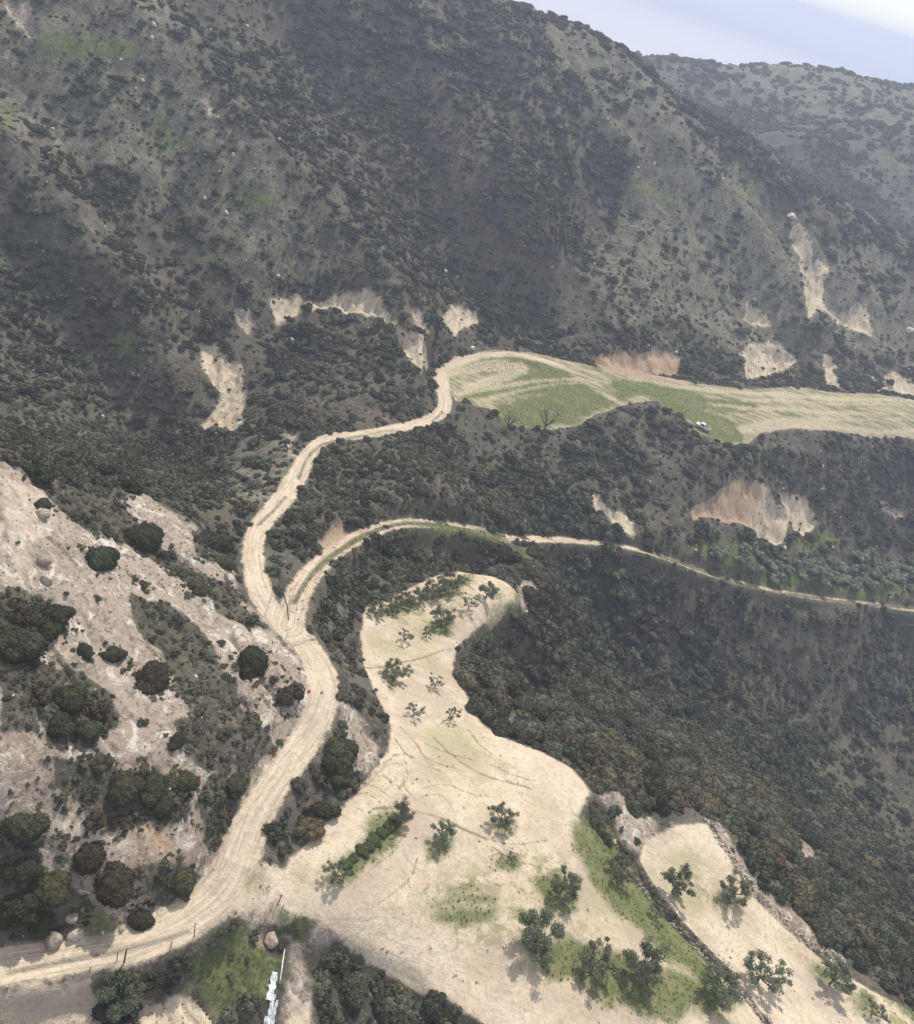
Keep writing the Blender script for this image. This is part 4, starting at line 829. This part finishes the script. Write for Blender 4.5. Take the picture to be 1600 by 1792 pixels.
# pale sage coloured trees of the grove above the track
sx, sy = jitter_points(60, 220, 180, 340, 3.3)
SG = hits([(1225,975),(1300,962),(1400,985),(1500,965),(1640,990),(1640,1045),(1450,1028),(1300,1003)])[:, :2]
k = inside(sx, sy, SG); sx, sy = sx[k], sy[k]
GM = [('the grove\'s left end', 1230, 985), ('the red earth bank', 1330, 945), ('the yellow green clearing', 1430, 930), ('the white broken rock', 1560, 888), ('the middle of the grove', 1420, 985), ('the green verge, right side', 1580, 1040), ('the track below the grove', 1380, 1038)]
def where_grove(px_, py_, r_):
    o_ = sorted(GM, key=lambda g: math.hypot(g[1]-px_, g[2]-py_)); dirs = ['right of', 'lower right of', 'below', 'lower left of', 'left of', 'upper left of', 'above', 'upper right of']
    for nm, lx, ly in o_:
        k_ = int(round(math.degrees(math.atan2(py_-ly, px_-lx))/45)) % 8; lab = ('broad' if r_ > 2.1 else 'round' if r_ > 1.8 else 'small')+' pale grove tree '+('close ' if math.hypot(lx-px_, ly-py_) < 50 else '')+dirs[k_]+' '+nm
        if len(lab.split()) <= 13 and lab not in SEEN: break
    else: lab = ('broad' if r_ > 2.1 else 'round' if r_ > 1.8 else 'small')+' pale grove tree '+dirs[k_]+' '+nm
    SEEN[lab] = (lx, ly); return lab
for j, (x, y) in enumerate(list(zip(sx, sy))[:290]):
    r = random.uniform(1.5, 2.4); root = bpy.data.objects.new('sage_tree', None); COL.objects.link(root)
    if j < 3:
        V, Fs = tube([(0, 0, -.3), (.02, 0, .3), (0, .03, .6)], [.09, .07, .05], 6); tm = mesh_of('trunk', V, Fs, [M_BARK]); SAGE_T = tm
    link('trunk', SAGE_T, root); link('crown', SAGE[j % 3], root, (0, 0, .25))
    root.location = (x, y, SLOPEZ(x, y)); root.scale = (r, r, r*random.uniform(.8, 1.1)); root.rotation_euler = (0, 0, random.uniform(0, 6))
    qx, qy, qd = project(np.array([[x, y, root.location.z+r*.7]])); root_lab = where_grove(float(qx[0]), float(qy[0]), r)
    tag(root, root_lab, 'tree', 'pale trees of the grove above the track')

# sources for the masses: hidden among the rest as ordinary bushes out on the slopes
def gn_scatter(name, P, R, ROT, sources, label=None):
    me = bpy.data.meshes.new(name); me.vertices.add(len(P)); me.vertices.foreach_set('co', np.asarray(P, np.float32).ravel())
    a = me.attributes.new('siz', 'FLOAT_VECTOR', 'POINT'); a.data.foreach_set('vector', np.asarray(R, np.float32).ravel())
    a = me.attributes.new('rot', 'FLOAT_VECTOR', 'POINT'); a.data.foreach_set('vector', np.asarray(ROT, np.float32).ravel())
    o = bpy.data.objects.new(name, me); COL.objects.link(o); o['kind'] = 'stuff'
    ng = bpy.data.node_groups.new(name+'_nodes', 'GeometryNodeTree'); ng.interface.new_socket('Geometry', in_out='INPUT', socket_type='NodeSocketGeometry'); ng.interface.new_socket('Geometry', in_out='OUTPUT', socket_type='NodeSocketGeometry')
    gi = ng.nodes.new('NodeGroupInput'); go = ng.nodes.new('NodeGroupOutput'); ip = ng.nodes.new('GeometryNodeInstanceOnPoints'); jn = ng.nodes.new('GeometryNodeJoinGeometry')
    for s in sources:
        oi = ng.nodes.new('GeometryNodeObjectInfo'); oi.inputs['Object'].default_value = s; oi.inputs['As Instance'].default_value = True; ng.links.new(oi.outputs['Geometry'], jn.inputs[0])
    na = ng.nodes.new('GeometryNodeInputNamedAttribute'); na.data_type = 'FLOAT_VECTOR'; na.inputs['Name'].default_value = 'siz'
    nr = ng.nodes.new('GeometryNodeInputNamedAttribute'); nr.data_type = 'FLOAT_VECTOR'; nr.inputs['Name'].default_value = 'rot'
    ng.links.new(gi.outputs[0], ip.inputs['Points']); ng.links.new(jn.outputs[0], ip.inputs['Instance']); ip.inputs['Pick Instance'].default_value = True
    rv = ng.nodes.new('FunctionNodeRandomValue'); rv.data_type = 'INT'; rv.inputs['Min'].default_value = 0
    for s_ in rv.inputs:
        if s_.name == 'Max' and s_.type == 'INT': s_.default_value = len(sources)-1
        if s_.name == 'Min' and s_.type == 'INT': s_.default_value = 0
    outi = [q for q in rv.outputs if q.type == 'INT'][0]
    ng.links.new(outi, ip.inputs['Instance Index']); ng.links.new(na.outputs['Attribute'], ip.inputs['Scale']); ng.links.new(nr.outputs['Attribute'], ip.inputs['Rotation'])
    ng.links.new(ip.outputs[0], go.inputs[0]); md = o.modifiers.new('scatter', 'NODES'); md.node_group = ng
    return o
rest = np.setdiff1d(np.arange(len(bx)), vis)
kinds = rng.uniform(size=len(rest)); hb = (kinds < .09+.25*(left[rest] > 0)); lo = rest[~hb]; hi_ = rest[hb]
def src_objs(meshes, idx, nm):
    out = []
    for q, me in enumerate(meshes):
        i = idx[q*7]; o = link(nm, me, None, (bx[i], by[i], bz[i]-.1), (0, 0, random.uniform(0, 6)), (br[i],)*3); tag(o, where_label(px[i], py[i], ps[i], 'dark bush'), 'bush', 'scrub bushes of the far hillside'); out.append(o)
    return out
big = lo[np.argsort(-np.where(infr[lo], ps[lo], -1))][:200]
S1 = src_objs(LOWB, big, 'scrub_bush'); big2 = hi_[np.argsort(-np.where(infr[hi_], ps[hi_], -1))][:60]; S2 = src_objs(LOWH, big2, 'heath_bush')
def scat(name, idx, srcs):
    P = np.stack([bx[idx], by[idx], bz[idx]-.12*br[idx]], 1); k = len(idx)
    R = np.stack([br[idx]*rng.uniform(.9, 1.25, k), br[idx]*rng.uniform(.9, 1.25, k), br[idx]*rng.uniform(.7, 1.25, k)], 1)
    ROT = np.stack([rng.uniform(-.2, .2, k), rng.uniform(-.2, .2, k), rng.uniform(0, 6.28, k)], 1)
    return gn_scatter(name, P, R, ROT, srcs)
scat('hillside_scrub', lo, S1); scat('hillside_heath', hi_, S2)
print('bushes', len(bx), 'near', len(vis))

ux, uy = jitter_points(-260, 260, 20, 420, 1.45); ud = np.hypot(ux, uy); k = rng.uniform(size=len(ux)) < np.clip(190/ud, .3, 1)*.4; ux, uy = ux[k], uy[k]
ok = (lookup(SD_SAND, ux, uy) < -.35) & (lookup(sdm, ux, uy) < -.2) & (lookup(SD_RED, ux, uy) < .2); bb = lookup(SD_BARE, ux, uy); ok &= (rng.uniform(size=len(ux)) < np.where(bb > .2, .11, .8)); ux, uy = ux[ok], uy[ok]
vx_, vy_ = jitter_points(-80, 20, 20, 130, .8); kv = (lookup(SD_VEG, vx_, vy_)+fbm(vx_/2, vy_/2, 404, 3)*1.5 > -.3) & (lookup(SD_LEFT, vx_, vy_) > -2) & (lookup(SD_SAND, vx_, vy_) < -.4) & (rng.uniform(size=len(vx_)) < .55)
n0 = len(ux); ux = np.r_[ux, vx_[kv]]; uy = np.r_[uy, vy_[kv]]
skx, sky = [], []
for (tx, ty, tr) in TAKEN:
    for _ in range(int(5+tr*5)):
        a_ = rng.uniform(0, 6.28); q_ = tr*rng.uniform(.8, 1.35); skx.append(tx+q_*math.cos(a_)); sky.append(ty+q_*math.sin(a_))
skx, sky = np.array(skx), np.array(sky); ks = lookup(SD_ROAD, skx, sky) < -.4; ux = np.r_[ux, skx[ks]]; uy = np.r_[uy, sky[ks]]
ur = rng.uniform(.25, .75, len(ux)); ur[n0:] = rng.uniform(.18, .48, len(ux)-n0); u3 = rng.uniform(-.2, .2, (len(ux), 3)); u3[:, 2] *= 15
gn_scatter('undergrowth', np.stack([ux, uy, lookup(GZ, ux, uy)-.05], 1), np.stack([ur*1.2, ur, ur*.8], 1), u3, S1+S2)
# ------------------------------------------------------------------ stones: loose stones, boulders, walls
def rock_mesh(name, seed, mat, sub=2, rough=.25):
    r = np.random.default_rng(seed); V, Fs = ICO[sub]; V = V.copy()
    for _ in range(7):
        n_ = r.normal(0, 1, 3); n_ /= np.linalg.norm(n_); dd_ = V@n_; lim = r.uniform(.55, .85); V = V-np.maximum(dd_-lim, 0)[:, None]*n_*.9
    V = V*(1+rough*.3*np.sin(V[:, :1]*5+seed)*np.cos(V[:, 1:2]*6)); return mesh_of(name, V, Fs, [mat])
R_GREY = [rock_mesh('grey_boulder', 10+i, M_ROCK) for i in range(3)]; R_PINK = [rock_mesh('pink_boulder', 20+i, M_PINK, 3) for i in range(2)]
R_STONE = [rock_mesh('stone', 30+i, M_WHITE, 1) for i in range(4)]; R_ST2 = [rock_mesh('stone', 40+i, M_ROCK, 1) for i in range(4)]
for cx, cy, rp, k, lab in [(475,1642,14,'P','round pinkish boulder at the head of the grassy hollow'),(92,1642,20,'G','big grey white boulder beside the dirt road at lower left'),(133,1632,16,'G','smooth grey boulder right of the big grey white one'),
    (214,1623,7,'G','small round grey boulder beside the round bush above the road'),(126,1602,13,'G','pointed grey boulder behind the two roadside boulders'),(180,1631,4,'W','small bright white rock on the grass above the road'),
    (75,897,14,'G','dark oval boulder on the white slope near its crest'),(78,978,15,'G','dark flat boulder on the middle of the white slope'),(82,1012,12,'G','lilac grey boulder under the flat one on the white slope'),
    (93,1099,9,'G','pale angular boulder inside the dark bush at left'),(343,1183,5,'W','single white rock on the dark scrub band'),(400,1010,12,'G','pale boulder beside the road bend above the brown bush'),
    (180,728,5,'W','white rock low on the dark hillside'),(548,1116,5,'W','white rock at the right shoulder of the road fork'),(921,1069,5,'W','white rock on the ravine side below the field tip'),(1218,962,4,'W','white rock above the lower track'),
    (827,608,6,'W','white rock at the far edge of the meadow'),(1385,377,10,'W','large white outcrop at the top of the sandy scar'),(1590,577,9,'W','white outcrop at the right edge below the sandy scar'),(552,235,7,'W','white outcrop high on the dark hillside'),(250,140,5,'W','upper white rock on the green spur')]:
    P, sc = gpos(cx, cy+rp*.4); r = rp/sc; me = {'P': R_PINK, 'G': R_GREY, 'W': R_STONE}[k]; me = me[cx % len(me)]
    tag(link({'P': 'boulder', 'G': 'boulder', 'W': 'white_rock'}[k], me, None, (P[0], P[1], P[2]+r*.25), (random.uniform(0, .6), random.uniform(0, .6), random.uniform(0, 6)), (r, r*.9, r*.8)), lab, 'rock')
# stones: bright crumbs on the slopes
sx_, sy_ = jitter_points(-120, 140, 20, 300, 1.3); k = rng.uniform(size=len(sx_)) < .5; sx_, sy_ = sx_[k], sy_[k]
ll = lookup(SD_LEFT, sx_, sy_); vv = lookup(SD_VEG, sx_, sy_); ee = lookup(SD_SAND, sx_, sy_); nn = fbm(sx_/7, sy_/7, 123, 3)
dd_ = np.where(ll > 0, np.clip(.22+.8*nn, .05, .9), np.where(ee > 0, .006, .05)); k = rng.uniform(size=len(sx_)) < dd_
sx_, sy_ = sx_[k], sy_[k]; sr = .07+.26*rng.beta(1, 5, len(sx_)); sr = sr*np.clip(np.hypot(sx_, sy_)/110, 1, 2.4)
x3, y3 = jitter_points(-260, 330, 200, 560, 6.5); k = rng.uniform(size=len(x3)) < np.clip(.02+.6*fbm(x3/22, y3/22, 321, 3), 0, .5)*(lookup(SD_SAND, x3, y3) < -1); x3, y3 = x3[k], y3[k]
sr = np.r_[sr, rng.uniform(.25, .8, len(x3))]; sx_ = np.r_[sx_, x3]; sy_ = np.r_[sy_, y3]; sz = lookup(GZ, sx_, sy_)
W0 = [o for o in bpy.data.objects if o.name.startswith('white_rock')][:4]
far_up = .1*sr
gn_scatter('scattered_stones', np.stack([sx_, sy_, sz+far_up], 1), np.stack([sr*rng.uniform(.7, 1.5, len(sr)), sr, sr*.8], 1), rng.uniform(0, 3, (len(sr), 3)), W0)
# dry stone walls: every stone its own piece
def stone_wall(pts, label, count, w, h, mats, seed):
    Q = resample(smooth(hits(pts)), .35); r = np.random.default_rng(seed); L = len(Q)
    root = bpy.data.objects.new('stone_wall', None); COL.objects.link(root); c0 = Q[L//2]; root.location = (c0[0], c0[1], c0[2]); tag(root, label, 'stone wall')
    for j in range(count):
        u = r.uniform(0, L-1.001); i = int(u); p = Q[i]+(Q[i+1]-Q[i])*(u-i); tdir = Q[i+1]-Q[i]; nrm = np.array([-tdir[1], tdir[0]]); nrm = nrm/(np.linalg.norm(nrm)+1e-9)
        off = r.normal(0, w*.45); x = p[0]+nrm[0]*off; y = p[1]+nrm[1]*off; z = SLOPEZ(x, y)+max(0, h*(1-abs(off)/w))*r.uniform(0, 1); s_1 = .10+.28*r.beta(1.2, 3)
        link('stone', mats[j % len(mats)], root, (x-c0[0], y-c0[1], z-c0[2]), (r.uniform(0, 3), r.uniform(0, 3), r.uniform(0, 3)), (s_1*1.4, s_1, s_1*.7))
stone_wall([(1232,1432),(1262,1470),(1290,1512),(1318,1558),(1352,1594),(1388,1622),(1415,1652),(1450,1668),(1485,1690)], 'crumbling pale dry stone wall along the outer edge of the lower terrace', 290, 1.0, .6, R_STONE[:2]+R_ST2[:2]+[rock_mesh('stone', 61, M_PINK, 1)]*2, 1)
stone_wall([(1062,1458),(1100,1518),(1140,1578),(1200,1640),(1260,1700),(1300,1740),(1345,1800)], 'low stone edging between the green strip and the lower terrace', 220, .45, .25, R_STONE[:1]+R_ST2+[rock_mesh('stone', 62, M_PINK, 1)]*2, 2)

# ------------------------------------------------------------------ posts, pipe, sheeting, hose, red containers
for bxp, byp, h, rad, lean, lab in [(217,1684,2.5,.085,.06,'thickest and tallest dark post on the road edge'),(204,1682,1.9,.045,.05,'thin post just left of the thickest post on the road edge'),(340,1640,2.7,.045,-.05,'tall thin crooked post at the outer edge of the road bend'),
    (484,1586,2.4,.055,.12,'leaning dark post at the head of the grassy hollow'),(494,1590,.8,.05,.08,'short stump post right of the leaning post'),(299,1658,1.0,.05,0,'short post between the tall thin post and the thickest one'),(157,1702,1.1,.045,.03,'short post left of the thickest post on the road edge')]:
    P, sc = gpos(bxp, byp); V, Fs = tube([(0, 0, -.3), (lean*h*.5, 0, h*.5), (lean*h, 0.02, h)], [rad*1.1, rad, rad*.85], 7)
    tag(link('fence_post', mesh_of('fence_post', V, Fs, [M_WOOD]), None, P), lab, 'post', 'posts along the dirt road edge')
def lay(pts, lift=.12, step=.4):
    Q = resample(hits(pts), step); Q[:, 2] = lookup(GZ, Q[:, 0], Q[:, 1])+lift; return Q
Q = lay([(498,1662),(494,1690),(489,1722)]); c0 = Q[0].copy(); V, Fs = tube(Q-c0, .07, 8); tag(link('water_pipe', mesh_of('water_pipe', V, Fs, [M_PIPE], smooth=True), None, c0), 'thin cream pipe lying in the grass below the round boulder', 'pipe')
Q = lay([(487,1022),(497,1042),(503,1062),(505,1086)], .1); c0 = Q[0].copy(); V, Fs = tube(Q-c0, .06, 6); tag(link('black_hose', mesh_of('black_hose', V, Fs, [M_HOSE], smooth=True), None, c0), 'dark hose lying in a curve across the road fork', 'hose')
c0 = hits([(478,1750)])[0]; root = bpy.data.objects.new('plastic_sheeting', None); COL.objects.link(root); root.location = c0; tag(root, 'torn white plastic sheeting lying in the ditch at the bottom edge', 'sheeting')
for pts, w in (([(481,1703),(476,1730),(470,1752)], .32), ([(479,1742),(474,1765),(468,1800)], .20), ([(485,1752),(480,1775),(475,1810)], .12), ([(472,1745),(478,1770),(472,1812)], .14), ([(466,1780),(461,1812)], .16)):
    Q = lay(pts, .25, .18)-c0; V = []; Fs = []
    for i, p in enumerate(Q):
        tdir = Q[min(i+1, len(Q)-1)]-Q[max(i-1, 0)]; nrm = np.array([-tdir[1], tdir[0], 0]); nrm /= np.linalg.norm(nrm)+1e-9
        for q in range(5):
            u = q/4-.5; zz_ = .10*math.sin(q*2.3+i*.9)+random.uniform(-.04, .04); ww = w*2*(1+.25*math.sin(i*1.7+w*30)); V.append(p+nrm*u*ww+np.array([0, 0, zz_]))
        for q in range(5):
            u = q/4-.5; V.append(np.array(V[i*10+q])-np.array([0, 0, .02]))
    for i in range(len(Q)-1):
        a, b = i*10, (i+1)*10
        for q in range(4): Fs.append([a+q, a+q+1, b+q+1, b+q]); Fs.append([a+5+q, b+5+q, b+6+q, a+6+q])
        Fs.append([a, b, b+5, a+5]); Fs.append([a+4, a+9, b+9, b+4])
    link('sheet', mesh_of('sheet', V, Fs, [M_PLAST]), root)
import bmesh
def box(bm, x0, x1, y0, y1, z0, z1):
    g = bmesh.ops.create_cube(bm, size=1); 
    for v in g['verts']: v.co = Vector(((x0+x1)/2+v.co.x*(x1-x0), (y0+y1)/2+v.co.y*(y1-y0), (z0+z1)/2+v.co.z*(z1-z0)))
    return g['verts']
def bmo(name, bm, mat, parent, bevel=0.0):
    if bevel: bmesh.ops.bevel(bm, geom=bm.edges[:], offset=bevel, segments=2, affect='EDGES')
    me = bpy.data.meshes.new(name); bm.to_mesh(me); bm.free(); me.materials.append(mat); return link(name, me, parent)
red0 = None
for cx, cy, s_1, lab in [(541,1211,.22,'larger bright red can standing on the road edge by the brown bush'),(563,1213,.16,'smaller dull red can in the middle of the road bend')]:
    P, sc = gpos(cx, cy); root = bpy.data.objects.new('red_can', None); COL.objects.link(root); root.location = P; root.rotation_euler = (0, 0, .4); root.scale = (s_1*2,)*3; tag(root, lab, 'can')
    bm = bmesh.new(); box(bm, -.42, .42, -.26, .26, 0, .8); bmo('body', bm, M_REDP, root, .07)
    V, Fs = tube([(-.25, 0, .78), (-.2, 0, .95), (.12, 0, .95), (.18, 0, .78)], .045, 6); link('handle', mesh_of('handle', V, Fs, [M_REDP]), root)
    V, Fs = tube([(.3, 0, .78), (.33, 0, .92)], .07, 8); link('spout', mesh_of('spout', V, Fs, [M_HOSE]), root)
# small white pickup on the edge of the meadow
P, sc = gpos(1229, 750); pk = bpy.data.objects.new('pickup_truck', None); COL.objects.link(pk); pk.location = P+np.array([0, 0, .0]); tag(pk, 'small white pickup truck parked at the grassy edge above the thicket', 'pickup')
H = [SLOPEZ(P[0]+a, P[1]+b) for a, b in ((1.5, 0), (-1.5, 0), (0, 1), (0, -1))]; pk.rotation_euler = (0, 0, math.radians(158))
pk.location = (P[0], P[1], max(H)-.05)
bm = bmesh.new(); box(bm, .35, 2.2, -.82, .82, .45, 1.0); v = box(bm, -.55, .35, -.82, .82, .45, 1.05); box(bm, -2.2, -.55, -.82, .82, .45, .62); bmo('body', bm, M_PAINT, pk, .05)
bm = bmesh.new(); v = box(bm, -.62, 1.05, -.76, .76, 1.0, 1.72)
for w_ in v:
    if w_.co.z > 1.5: w_.co.x = w_.co.x*.72+(-.05 if w_.co.x > 0 else .0); w_.co.y *= .88
cab = bmo('cab', bm, M_PAINT, pk, .05)
bm = bmesh.new(); g = box(bm, .74, .80, -.6, .6, 1.12, 1.58)
for w_ in g:
    w_.co.x += .20 if w_.co.z < 1.3 else .0
bmo('windscreen', bm, M_GLASS, cab)
for sgn in (-1, 1):
    bm = bmesh.new(); g = box(bm, -.4, .66, .70*sgn, .76*sgn, 1.12, 1.58)
    for w_ in g: w_.co.y += (.03*sgn if w_.co.z < 1.3 else -.04*sgn)
    bmo('side_window', bm, M_GLASS, cab)
bm = bmesh.new(); box(bm, -.66, -.58, -.6, .6, 1.15, 1.55); bmo('rear_window', bm, M_GLASS, cab)
for y0, y1 in ((-.82, -.74), (.74, .82)):
    bm = bmesh.new(); box(bm, -2.2, -.62, y0, y1, .62, 1.08); bmo('bed_side', bm, M_PAINT, pk, .02)
bm = bmesh.new(); box(bm, -2.26, -2.18, -.8, .8, .6, 1.08); bmo('tailgate', bm, M_PAINT, pk, .02)
bm = bmesh.new(); box(bm, -2.1, -.66, -.73, .73, .625, .66); bmo('bed_floor', bm, M_RUB, pk)
for x_ in (1.45, -1.4):
    for sgn in (-1, 1):
        V, Fs = tube([(x_, .62*sgn, .33), (x_, .84*sgn, .33)], .34, 16); wh = link('wheel', mesh_of('wheel', V, Fs, [M_RUB]), pk)
        V, Fs = tube([(x_, .80*sgn, .33), (x_, .855*sgn, .33)], .18, 12); link('rim', mesh_of('rim', V, Fs, [M_PLAST]), wh)
for sgn in (-1, 1):
    bm = bmesh.new(); box(bm, 2.18, 2.24, .45*sgn-.15, .45*sgn+.15, .7, .9); bmo('headlight', bm, M_PLAST, pk)

# ------------------------------------------------------------------ grass and weeds
def tuft_mesh(name, seed, mat, nb=26, h=1.0, sp=.5):
    r = np.random.default_rng(seed); V = []; Fs = []
    for k in range(nb):
        a = r.uniform(0, 6.28); q = r.uniform(0, sp); b0 = np.array([q*math.cos(a), q*math.sin(a), -.05]); a2 = r.uniform(0, 6.28); ln = r.uniform(.1, .55); hh = h*r.uniform(.4, 1)
        tp = b0+np.array([math.cos(a2)*ln, math.sin(a2)*ln, hh]); sd = np.array([-math.sin(a2), math.cos(a2), 0])*.07; o_ = len(V); V += [b0-sd, b0+sd, tp]; Fs.append([o_, o_+1, o_+2])
    return mesh_of(name, V, Fs, [mat])
def scatter_tufts(nm, meshes, x, y, s, lab):
    srcs_ = []
    for q, me in enumerate(meshes):
        o = link(nm.rstrip('s'), me, None, (x[q], y[q], SLOPEZ(x[q], y[q])), None, (s[q],)*3); tag(o, where_label(*[float(v_[0]) for v_ in project(np.array([[x[q], y[q], SLOPEZ(x[q], y[q])]]))[:2]], 5, lab), 'grass tuft', nm); srcs_.append(o)
    x, y, s = x[len(meshes):], y[len(meshes):], s[len(meshes):]; k = len(x)
    gn_scatter(nm, np.stack([x, y, lookup(GZ, x, y)], 1), np.stack([s, s, s*rng.uniform(.6, 1.1, k)], 1), np.stack([np.zeros(k), np.zeros(k), rng.uniform(0, 6.28, k)], 1), srcs_)
gx, gy = jitter_points(-90, 180, 25, 330, .45)
ga = lookup(SD_GRASS, gx, gy)+fbm(gx/2.5, gy/2.5, 201, 3)*1.6; rd = lookup(SD_ROAD, gx, gy)
k = (ga > .1) & (rd < -.2) & (rng.uniform(size=len(gx)) < .5*np.clip(120/np.hypot(gx, gy), .25, 1)); gx, gy = gx[k], gy[k]
scatter_tufts('green_weed_tufts', [tuft_mesh('weed', 1, M_WEED), tuft_mesh('weed', 2, M_WEED), tuft_mesh('weed', 3, M_WEED)], gx, gy, rng.uniform(.12, .34, len(gx)), 'green weed tuft')
gx, gy = jitter_points(-80, 120, 25, 180, .8)
f_ = np.maximum(lookup(sdo, gx, gy), lookup(sdt, gx, gy)); l_ = lookup(SD_LEFT, gx, gy); rd = lookup(SD_ROAD, gx, gy); n_ = fbm(gx/5, gy/5, 301, 3)
k = (rd < -.1) & (rng.uniform(size=len(gx)) < np.where(l_ > 0, np.clip(.35+.8*n_+.5*(lookup(SD_VEG, gx, gy) > 0), .03, .95), np.where(f_ > 0, np.clip(-.0+.22*n_, 0.01, .2), .35))); gx, gy = gx[k], gy[k]
scatter_tufts('dry_herb_tufts', [tuft_mesh('dry_herb', 5, M_DRY, 22, .7), tuft_mesh('dry_herb', 6, M_DRY, 22, .6), tuft_mesh('dry_herb', 7, M_BROWN, 22, .8)], gx, gy, rng.uniform(.12, .4, len(gx)), 'dry herb tuft')

# labels that still coincide are told apart by their distance from the landmark they name
same = {}
for o in COL.objects:
    if o.parent is None and 'label' in o.keys() and o['label'] in SEEN: same.setdefault(o['label'], []).append(o)
ORD = ['nearest', 'second nearest', 'third nearest', 'fourth nearest', 'fifth nearest', 'sixth nearest', 'seventh nearest', 'eighth nearest', 'ninth nearest', 'tenth nearest', 'eleventh nearest', 'twelfth nearest', 'thirteenth nearest', 'fourteenth nearest', 'farthest but two', 'farthest but one', 'farthest']
for lab, obs in same.items():
    if len(obs) < 2: continue
    lx, ly = SEEN[lab]; q = project(np.array([list(o.location) for o in obs])); dq = np.hypot(q[0]-lx, q[1]-ly)
    for rank, i in enumerate(np.argsort(dq)):
        if rank < len(ORD)-3: obs[i]['label'] = lab+', '+ORD[rank]
